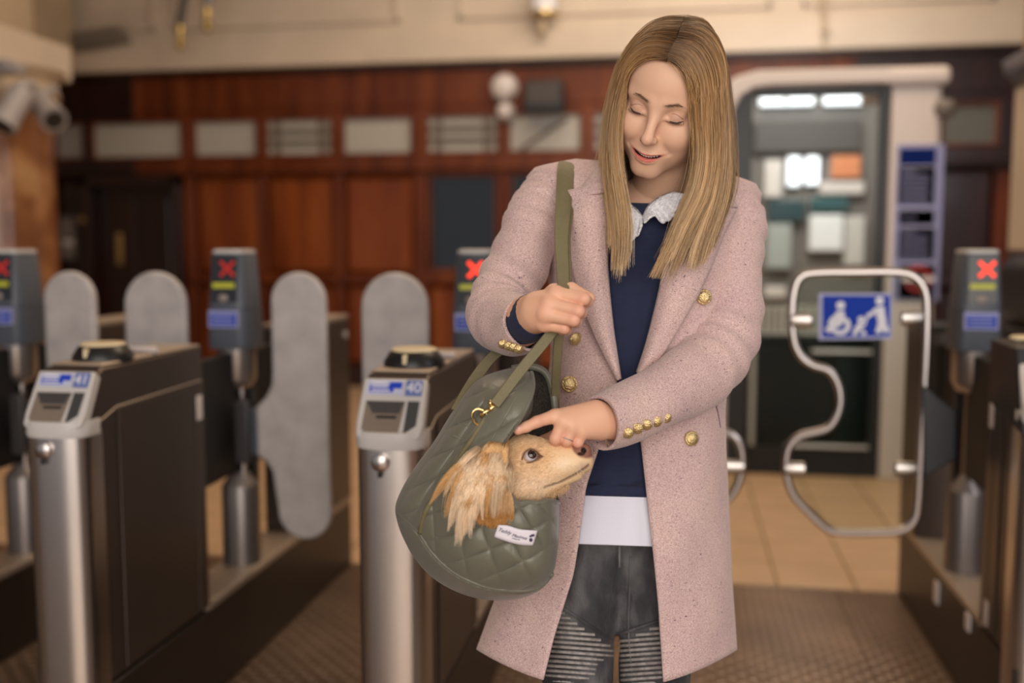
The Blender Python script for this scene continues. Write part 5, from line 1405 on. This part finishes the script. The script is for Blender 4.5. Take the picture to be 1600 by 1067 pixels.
# woven label
lab = [(778.5, 820), (793, 821), (811, 826.5), (825, 828), (840, 829)], [(772, 838.5), (787, 844), (803, 849), (818, 851.5), (832.5, 852)]
L0, L1_ = cat_rom(lab[0], 4), cat_rom(lab[1], 4); G = []
def ld(p): return float(bag_depth(np.array([p]), -1, False)[0])-.0115
for i in range(len(L0)): G.append([at(*(L0[i]*(1-t)+L1_[i]*t), ld(L0[i]*(1-t)+L1_[i]*t)) for t in np.linspace(0, 1, 6)])
lbl = M().grid(G).build('woven_label', mat('label_satin', (.68, .63, .68), .45), bag, smooth=180, solid=.0012)
ink = mat('label_ink', (.045, .022, .07), .6)
def lpt(u, v, o=.0012):
    i = u*(len(L0)-1); a = np.array([np.interp(i, np.arange(len(L0)), L0[:, k]) for k in (0, 1)]); b = np.array([np.interp(i, np.arange(len(L0)), L1_[:, k]) for k in (0, 1)])
    p = a*(1-v)+b*v; return at(p[0], p[1], ld(p)-o)
for wd, u0, u1 in (('Teddy', .10, .40), ('Maximus', .40, .77)):
    X_ = lpt(u1, .46)-lpt(u0, .42)
    text(wd, lpt(.215 if wd == 'Teddy' else .575, .42 if wd == 'Teddy' else .50), X_, lpt(.4, .1)-lpt(.4, .8), .0074 if wd == 'Teddy' else .0060, ink, lbl, 'label_lettering', shear=.35, depth=.0002)
M().tube([lpt(u, .70) for u in (.42, .52, .62)], .0004, 6).build('label_strapline', ink, lbl)
M().sphere(tuple(lpt(.885, .64)), (.0026, .0010, .0028), 12, 8).sphere(tuple(lpt(.885, .34)), (.0020, .0010, .0018), 10, 6).sphere(tuple(lpt(.85, .40)), (.0018, .0010, .0014), 10, 6).sphere(tuple(lpt(.92, .32)), (.0014, .0010, .0018), 10, 6).build('label_emblem', ink, lbl, smooth=180)

# straps
def strap(pts, w, name, side=None, t=.0035):
    P = np.array(pts, float); C_ = cat_rom(P[:, :3], 8); Wd = cat_rom(np.array([[v, 0] for v in w]), 8)[:, 0]
    W = np.array([at(*c) for c in C_])
    return M().ribbon(W, Wd, t, CR+.15*CH if side is None else side).build(name, webbing, bag, smooth=40)
strap([(893, 300, 1.86), (891, 262, 1.80), (888, 253, 1.745), (885, 263, 1.685), (881, 310, 1.635), (877, 370, 1.56), (879, 420, 1.475), (880, 455, 1.42), (874, 495, 1.415), (860, 522, 1.418), (815, 577, 1.41), (773, 632, 1.398)], [.028, .030, .030, .030, .027, .022, .019, .017, .0155, .0155, .0155, .0150], 'strap')
strap([(899, 300, 1.87), (899, 262, 1.81), (897, 256, 1.75), (895, 266, 1.69), (889, 310, 1.645), (882, 370, 1.575), (884, 420, 1.49), (884, 455, 1.43), (879, 500, 1.428), (873, 528, 1.435), (870, 570, 1.462), (868, 610, 1.50), (867, 650, 1.532)], [.022, .024, .024, .024, .022, .020, .018, .017, .015, .014, .013, .013, .013], 'strap')
strap([(806, 528, 1.585), (788, 542, 1.58), (765, 562, 1.57), (745, 588, 1.555), (728, 615, 1.535), (712, 642, 1.515)], [.016, .016, .017, .018, .018, .016], 'handle_strap')
# strap stitching and keeper
# clip: hook, swivel, ring
rc0 = at(750, 652, float(bag_depth(np.array([(750., 652.)]), -1, False)[0])-.014)
X_ = (at(768, 640, 1.4)-at(750, 655, 1.4)); X_ /= np.linalg.norm(X_); Y_ = np.cross(X_, CF); Y_ /= np.linalg.norm(Y_)
M().tube([rc0+.0125*math.cos(t)*X_*.8+.0125*math.sin(t)*Y_-CF*.001*math.sin(t) for t in np.linspace(0, 2*math.pi, 26, endpoint=False)], .0022, 8, closed=True).build('d_ring', gold2, bag)
h0 = rc0+X_*.007
M().tube(cat_rom([h0+X_*.016, h0+X_*.010-CF*.004, h0+X_*.002-CF*.006+Y_*.002, h0-X_*.004-CF*.003, h0-X_*.003+CF*.002+Y_*.002], 6), .0026, 8).build('trigger_hook', gold2, bag)
M().tube([h0+X_*.012-CF*.004, h0+X_*.020-CF*.003], [.0050, .0042], 12).build('swivel', gold2, bag)
M().tube([h0+X_*.020-Y_*.010-CF*.003, h0+X_*.020+Y_*.010-CF*.003], .0022, 8).sphere(tuple(h0+X_*.018+Y_*.006-CF*.006), .0036, 10, 8).build('clip_bar', gold2, bag)

# ------------------------------------------------------------------ the dog
dz = at(780, 880, 1.52)
dog = thing('dog', 'small golden long-eared dog peering up out of the olive bag', 'dog', tuple(dz))
def W1(px, py, d): return at(px, py, d)
DX = np.stack([CR, CH, np.array([0, 0, 1.])], 1)
LINE = [(919, 727, 1.4255), (910, 734, 1.4195), (901, 740, 1.418), (888, 747, 1.419), (876, 753, 1.4195), (864, 757, 1.419), (851, 760, 1.417)]
def march(px, py, fn, d0=1.36, d1=1.60):
    ds = np.linspace(d0, d1, 161); P = np.array([at(px, py, d) for d in ds]).astype(np.float32); v = fn(P)
    i = int(np.argmax(v < 0)); return ds[i] if v[i] < 0 else None
def dog_sdf(P, groove=True):
    c = lambda a, b: sd_cap(P, at(*a[:3]), at(*b[:3]), a[3], b[3])
    d = sd_ell(P, at(812, 727, 1.458), (.041, .043, .038), DX)
    d = smin(d, c((826, 719, 1.452, .0325), (852, 721, 1.448, .026)), .02)
    d = smin(d, c((852, 721, 1.448, .0262), (900, 716, 1.440, .0192)), .02)
    d = smin(d, sd_ell(P, at(816, 750, 1.452), (.036, .040, .034), DX), .025)
    d = smin(d, c((845, 735, 1.438, .0175), (909, 722, 1.436, .0135)), .012)      # upper lips, this side
    d = smin(d, c((845, 735, 1.458, .0175), (909, 722, 1.446, .0135)), .012)
    d = smin(d, c((842, 755, 1.452, .0180), (899, 742, 1.442, .0090)), .010)      # lower jaw
    d = smin(d, sd_ell(P, at(909, 705, 1.437), (.0140, .0160, .0122), DX), .005)  # nose pad
    d = smin(d, sd_ell(P, at(834, 699, 1.430), (.012, .008, .007), DX), .012)     # brow, this side
    d = smin(d, sd_ell(P, at(838, 699, 1.468), (.012, .008, .007), DX), .012)
    d = smin(d, c((806, 745, 1.465, .042), (792, 835, 1.515, .058)), .03)         # neck
    d = smin(d, sd_ell(P, at(755, 855, 1.54), (.085, .060, .055), DX), .04)       # body inside the bag
    d = smax(d, -sd_ell(P, at(829, 712, 1.4165), (.0095, .009, .0075), DX), .007)  # eye socket
    d = smax(d, -sd_ell(P, at(838, 714, 1.4195), (.006, .006, .004), DX), .005)
    if not groove: return d
    W = A(LINE)
    for i in range(len(W)-1): d = smax(d, -sd_cap(P, W[i], W[i+1], .0010, .0010), .0025)
    d = smax(d, -sd_ell(P, at(912, 703.5, NOS[0]), (.0030, .004, .0042), DX), .002)  # nostril
    d = smax(d, -sd_ell(P, at(908, 709, NOS[1]), (.0040, .003, .0013), DX), .002)
    return d
_f = lambda P: dog_sdf(P, False)
LINE = [(x, y, march(x, y, _f) or d) for x, y, d in LINE]
NOS = [march(912, 703.5, _f) or 1.4245, march(908, 709, _f) or 1.4235]
q_ = A([(690, 690, 1.42), (930, 690, 1.42), (690, 900, 1.6), (930, 690, 1.52), (760, 920, 1.58)])
DV, DF = sdf_mesh(dog_sdf, np.minimum(q_.min(0), at(760, 900, 1.6)-.08)-.005, q_.max(0)+[.012, .02, .035], .0019)
def px_of(V):
    v = V-CC; d = v@CF; return 800+FPX*(v@CR)/d, 533.5-FPX*(v@CU)/d, d
dx_, dy_, dd_ = px_of(DV)
GOLD = np.array([.76, .52, .30]); PALE = np.array([.84, .65, .46]); TAN = np.array([.52, .27, .095])
def dog_color(x, y):
    c = np.repeat(GOLD[None], len(x), 0)
    g = lambda cx, cy, sx, sy: np.exp(-((x-cx)/sx)**2-((y-cy)/sy)**2)
    c = paint(c, .8*np.clip(g(835, 755, 45, 16)+g(880, 725, 22, 10), 0, 1), PALE)
    c = paint(c, .55*np.clip(g(822, 702, 14, 10)+g(852, 716, 12, 14)+g(793, 720, 8, 40), 0, 1), (.70, .41, .18))
    c = paint(c, .75*g(912, 728, 8, 8), (.46, .32, .24))
    return c
dcol = dog_color(dx_, dy_)
dn = sd_ell(DV, at(909, 705, 1.437), (.0140, .0160, .0122), DX)
dcol = paint(dcol, sm(np.abs(dn), .002, .0045)*((dx_ > 893) & (dy_ < 717)), (.26, .115, .08))
dcol = paint(dcol, sm(sd_ell(DV, at(912, 703.5, NOS[0]), (.0030, .004, .0042), DX), .0006, .002), (.02, .008, .006))
dcol = paint(dcol, sm(sd_ell(DV, at(908, 709, NOS[1]), (.0040, .003, .0013), DX), .0006, .002), (.05, .02, .016))
WL = A(LINE); dl = np.min([sd_cap(DV, WL[i], WL[i+1], .0013) for i in range(len(WL)-1)], 0)
dcol = paint(dcol, .7*sm(dl, .0008, .0024), (.10, .045, .03))
eyeC = at(829.5, 712, 1.4235)
rim_d = np.hypot((dx_-829)/1.25, dy_-712)
dcol = paint(dcol, .45*np.exp(-((rim_d-9.5)/1.8)**2)*(dd_ < 1.45), (.10, .04, .025))
dcol = paint(dcol, .9*np.exp(-((dx_-845)/6.)**2-((dy_-713)/2.6)**2)*(dd_ < 1.45), (.14, .055, .035))
dcol = paint(dcol, .8*np.exp(-((dx_-816)/4.)**2-((dy_-725)/3.)**2)*(dd_ < 1.45), (.14, .06, .035))
dogm = mat('dog_skin', attr='Col', rough=.6, spec=.3)
dbody = M().add(DV, DF).build('body', dogm, dog, smooth=180, col=dcol)
# eye
def ball(n_, m_, r, o, mtt, par, a0=0, a1=math.pi, ax=None):
    ax = np.asarray(ax); ax /= np.linalg.norm(ax); u = np.cross(ax, CU); u /= np.linalg.norm(u); v = np.cross(ax, u)
    rings = [[o+r*(math.cos(t)*ax+math.sin(t)*(math.cos(k)*u+math.sin(k)*v)) for k in np.linspace(0, 2*math.pi, 24, endpoint=False)] for t in np.linspace(max(a0, .01), a1, 10)]
    return M().loft(rings, cap=True).build(n_, mtt, par, smooth=180)
look = -CF+.32*CR+.50*CU
eye = ball('eye', None, .0092, eyeC, mat('eye_white', (.62, .58, .66), .08, coat=.6), dog, ax=look)
ball('iris', None, .00935, eyeC, mat('iris_brown', (.045, .018, .010), .06, coat=1.), eye, 0, .82, ax=look)
ball('pupil', None, .00945, eyeC, mat('pupil_black', (.004, .003, .003), .04, coat=1.), eye, 0, .42, ax=look)
# eyelids
def lidarc(pts, r): return M().tube(cat_rom([at(*p) for p in pts], 6), r, 8).build('eyelid', mat('eyelid_brown', (.16, .07, .04), .45), dog, smooth=180)
lidarc([(814, 726, 1.4165), (816, 716, 1.412), (821, 706, 1.411), (829, 701.5, 1.411), (837, 704.5, 1.4125), (843, 711, 1.416), (848, 713, 1.419)], [.0008]*3+[.0011]*31+[.0008]*3)
lidarc([(814, 726, 1.4165), (821, 723.5, 1.4125), (830, 722, 1.4115), (838, 718, 1.413), (844, 713.5, 1.4165), (848, 713, 1.419)], .0011)
# ear flap
ear_o = cat_rom([(781, 693), (788, 698), (791, 712), (790, 730), (793, 752), (799, 770), (803, 788), (803, 806), (796, 816), (782, 819), (766, 817), (750, 811), (738, 798), (732, 780), (732, 758), (738, 736), (748, 714), (762, 699)], 6, closed=True)
ec = np.array([766., 762.])
def ear_d(x, y, s):
    base = 1.408-.018*np.clip((y-693)/45, 0, 1)+.010*np.clip((y-760)/60, 0, 1)
    return base
EK = 22; ES = np.linspace(.004, 1, EK)
PE = ec+(ear_o[None]-ec)*ES[:, None, None]; fe = PE.reshape(-1, 2)
th_e = .006*(1-np.repeat(ES, len(ear_o))**3)
def epol(sg):
    V = np.array([at(x, y, ear_d(x, y, 0)+sg*t+.002*math.sin(x*.2)) for (x, y), t in zip(fe, th_e)]).reshape(EK, len(ear_o), 3); return np.concatenate([V, V[:, :1]], 1)
q = M(); q.grid(epol(-1)); n1 = q.n; q.grid(epol(1)); ev = np.concatenate(q.v); ex, ey, _ = px_of(ev)
def ear_color(x, y):
    c = np.repeat(np.array([.64, .40, .20])[None], len(x), 0)
    c = paint(c, np.clip((y-787)/14., 0, 1)*.95, (.50, .235, .065)); c = paint(c, .6*np.exp(-((x-772)/13.)**2-((y-718)/22.)**2), (.60, .33, .12))
    c = paint(c, .65*np.exp(-((x-788)/6)**2)*np.clip((770-y)/30, 0, 1), (.50, .25, .09)); return c
ear = q.build('ear', dogm, dog, smooth=180, col=ear_color(ex, ey))
# ---- fur
def fur_material():
    m = bpy.data.materials.new('fur'); m.use_nodes = True; nt = m.node_tree; N = nt.nodes; L = nt.links; b = N['Principled BSDF']
    a = N.new('ShaderNodeAttribute'); a.attribute_name = 'Col'; hi = N.new('ShaderNodeHairInfo')
    mr = N.new('ShaderNodeMapRange'); L.new(hi.outputs['Random'], mr.inputs[0]); mr.inputs['To Min'].default_value = .74; mr.inputs['To Max'].default_value = 1.22
    mx = N.new('ShaderNodeMix'); mx.data_type = 'RGBA'; mx.blend_type = 'MULTIPLY'; mx.inputs[0].default_value = 1
    L.new(a.outputs['Color'], mx.inputs[6]); L.new(mr.outputs[0], mx.inputs[7]); L.new(mx.outputs[2], b.inputs['Base Color']); b.inputs['Roughness'].default_value = .55
    b.inputs['Specular IOR Level'].default_value = .3
    return m
furm = fur_material()
def fur(name, st, cols, r, par, tip=.25):
    o = hair_obj(name, st, r, furm, par, tip)
    a_ = o.data.attributes.new('Col', 'FLOAT_COLOR', 'CURVE'); a_.data.foreach_set('color', np.concatenate([cols, np.ones((len(cols), 1))], 1).astype(np.float32).ravel()); return o
me = dbody.data; NN = np.zeros(len(me.vertices)*3); me.vertices.foreach_get('normal', NN); NN = NN.reshape(-1, 3)
ok = (dy_ < 800) & ((NN@CF) < .35) & ~((dx_ > 897) & (dy_ < 719)) & (rim_d > 11.5) & (np.hypot((dx_-845)/1.6, dy_-713) > 6) & (dl > .0022) & (np.abs(dcol-dog_color(dx_, dy_)).sum(1) < .35)
ids = np.nonzero(ok)[0]; ids = rng.choice(ids, 42000)
st = []; cs = []
rc_ = dog_color(dx_[ids], dy_[ids])
for i, k in enumerate(ids):
    v = DV[k]; n = NN[k]
    mz = np.clip((dx_[k]-845)/50, 0, 1)
    flow = -CR*(1)-CU*(.25+.35*np.clip((dy_[k]-730)/40, 0, 1))
    if dy_[k] > 758: flow = -CR*.5-CU*.8
    flow = flow-n*(flow@n); flow /= np.linalg.norm(flow)+1e-9
    L = (.0068*(1-mz)+.0024*mz)*rng.uniform(.7, 1.3)
    if dy_[k] > 764: L *= 1.6
    d = flow+n*.22+rng.normal(0, .10, 3); d /= np.linalg.norm(d)
    a = v-n*.0008; st.append([a, a+d*L*.45+n*L*.05, a+d*L*.75, a+d*L-n*L*.12])
fur('short_fur', st, rc_, .00021, dbody)
# ear fur: short on the leather, long feathers sweeping down and left
st = []; cs = []
def edge_in(n):
    out = []
    while len(out) < n:
        t = ec+(ear_o[rng.integers(len(ear_o))]-ec)*math.sqrt(rng.random()); out.append(t)
    return np.array(out)
pe = edge_in(14000)
for x, y in pe:
    a = at(x, y, ear_d(x, y, 0)+.002*math.sin(x*.2)-.0064); d = -CU*1.0-CR*(.25+.5*np.clip((775-x)/40, 0, 1))-CF*.16+rng.normal(0, .14, 3); d /= np.linalg.norm(d)
    L = rng.uniform(.005, .010) if y > 785 else rng.uniform(.008, .018); st.append([a, a+d*L*.4, a+d*L*.75, a+d*L+CF*.001])
cs.append(ear_color(pe[:, 0], pe[:, 1])); fur('ear_fur', st, cs[0], .00025, ear)
st = []; cols = []
nl = 42; roots = [(rng.uniform(742, 786), rng.uniform(696, 742)) for _ in range(nl)]+[(rng.uniform(732, 752), rng.uniform(735, 770)) for _ in range(14)]+[(rng.uniform(744, 792), rng.uniform(722, 748)) for _ in range(16)]+[(rng.uniform(744, 764), rng.uniform(704, 738)) for _ in range(14)]
for li, (rx, ry) in enumerate(roots):
    fan = np.clip((790-rx)/46, 0, 1)*(1 if li < nl+14 else .5); up_ = np.clip((745-ry)/50, 0, 1)
    ang = (.10+.62*fan+.15*rng.normal()); Ln = rng.uniform(72, 112)*(1 if li < nl else .6)*(1 if rx < 768 else .72)
    tone = np.array([.80, .60, .40])*rng.uniform(.85, 1.12) if rng.random() < .74 else np.array([.66, .38, .16])
    if li >= nl+30: ang = rng.uniform(.38, .66); Ln = rng.uniform(92, 116); tone = np.array([.84, .66, .47])*rng.uniform(.9, 1.1)
    cw = rng.uniform(-.25, .25); wid = rng.uniform(2, 5)
    for k in range(120):
        o = rng.normal(0, 1, 2)*wid; L = Ln*rng.uniform(.72, 1.06); pth = []
        for t in np.linspace(0, 1, 9):
            a2 = ang*(1.2-.6*t)+cw*.6*t
            conv = 1-.62*t**1.5
            x = rx+o[0]*conv*1.2-math.sin(a2)*L*t; y = ry+o[1]*conv*.8+math.cos(a2)*L*t
            pth.append((x, y, 1.413-.039*math.sin(min(t*2.6, 1)*math.pi/2)-.003*rng.random()+.010*t*t))
        st.append(pth); cols.append(tone*rng.uniform(.9, 1.1))
for k in range(1500):
    rx, ry = rng.uniform(768, 797), rng.uniform(687, 712); ang = rng.uniform(.35, 1.25)*(1 if rx < 790 else .6); L = rng.uniform(14, 36); pth = []
    for t in np.linspace(0, 1, 9):
        a2 = ang*(1.1-.5*t); pth.append((rx-math.sin(a2)*L*t, ry+math.cos(a2)*L*t, 1.418-.036*math.sin(min(t*1.9, 1)*math.pi/2)))
    st.append(pth); cols.append(np.array([.70, .43, .20])*rng.uniform(.8, 1.25))
st = np.array(st); ins = bag_depth(st[:, :, :2].reshape(-1, 2), -1, False).reshape(st.shape[:2])
st[:, 3:, 2] = np.where(ins[:, 3:] < 1.45, np.minimum(st[:, 3:, 2], ins[:, 3:]-.010), st[:, 3:, 2])
st = (CC+st[:, :, 2:3]*(CF+(st[:, :, 0:1]-800)/FPX*CR+(533.5-st[:, :, 1:2])/FPX*CU))
fur('ear_feather', st, np.array(cols), .00026, ear, .2)
# whiskers and chin wisps
st = []; cols = []
for k in range(13):
    x, y = rng.uniform(878, 905), rng.uniform(720, 733); a = at(x, y, 1.421); d = -CF*.5+CR*rng.uniform(-.1, .8)-CU*rng.uniform(.1, .8); d /= np.linalg.norm(d); L = rng.uniform(.015, .035)
    st.append([a, a+d*L*.5, a+d*L-np.array([0, 0, .004])]); cols.append([.75, .62, .48])
for k in range(420):
    x = rng.uniform(842, 890); y = 779-(x-848)*.42+rng.uniform(-8, 0); a = at(x, y, 1.448-rng.random()*.02); d = -CU-CR*rng.uniform(-.1, .6)+rng.normal(0, .12, 3); L = rng.uniform(.004, .013)
    st.append([a, a+d*L*.5, a+d*L]); cols.append([.68, .45, .24])
fur('whisker', st, np.array(cols), .00016, dbody)
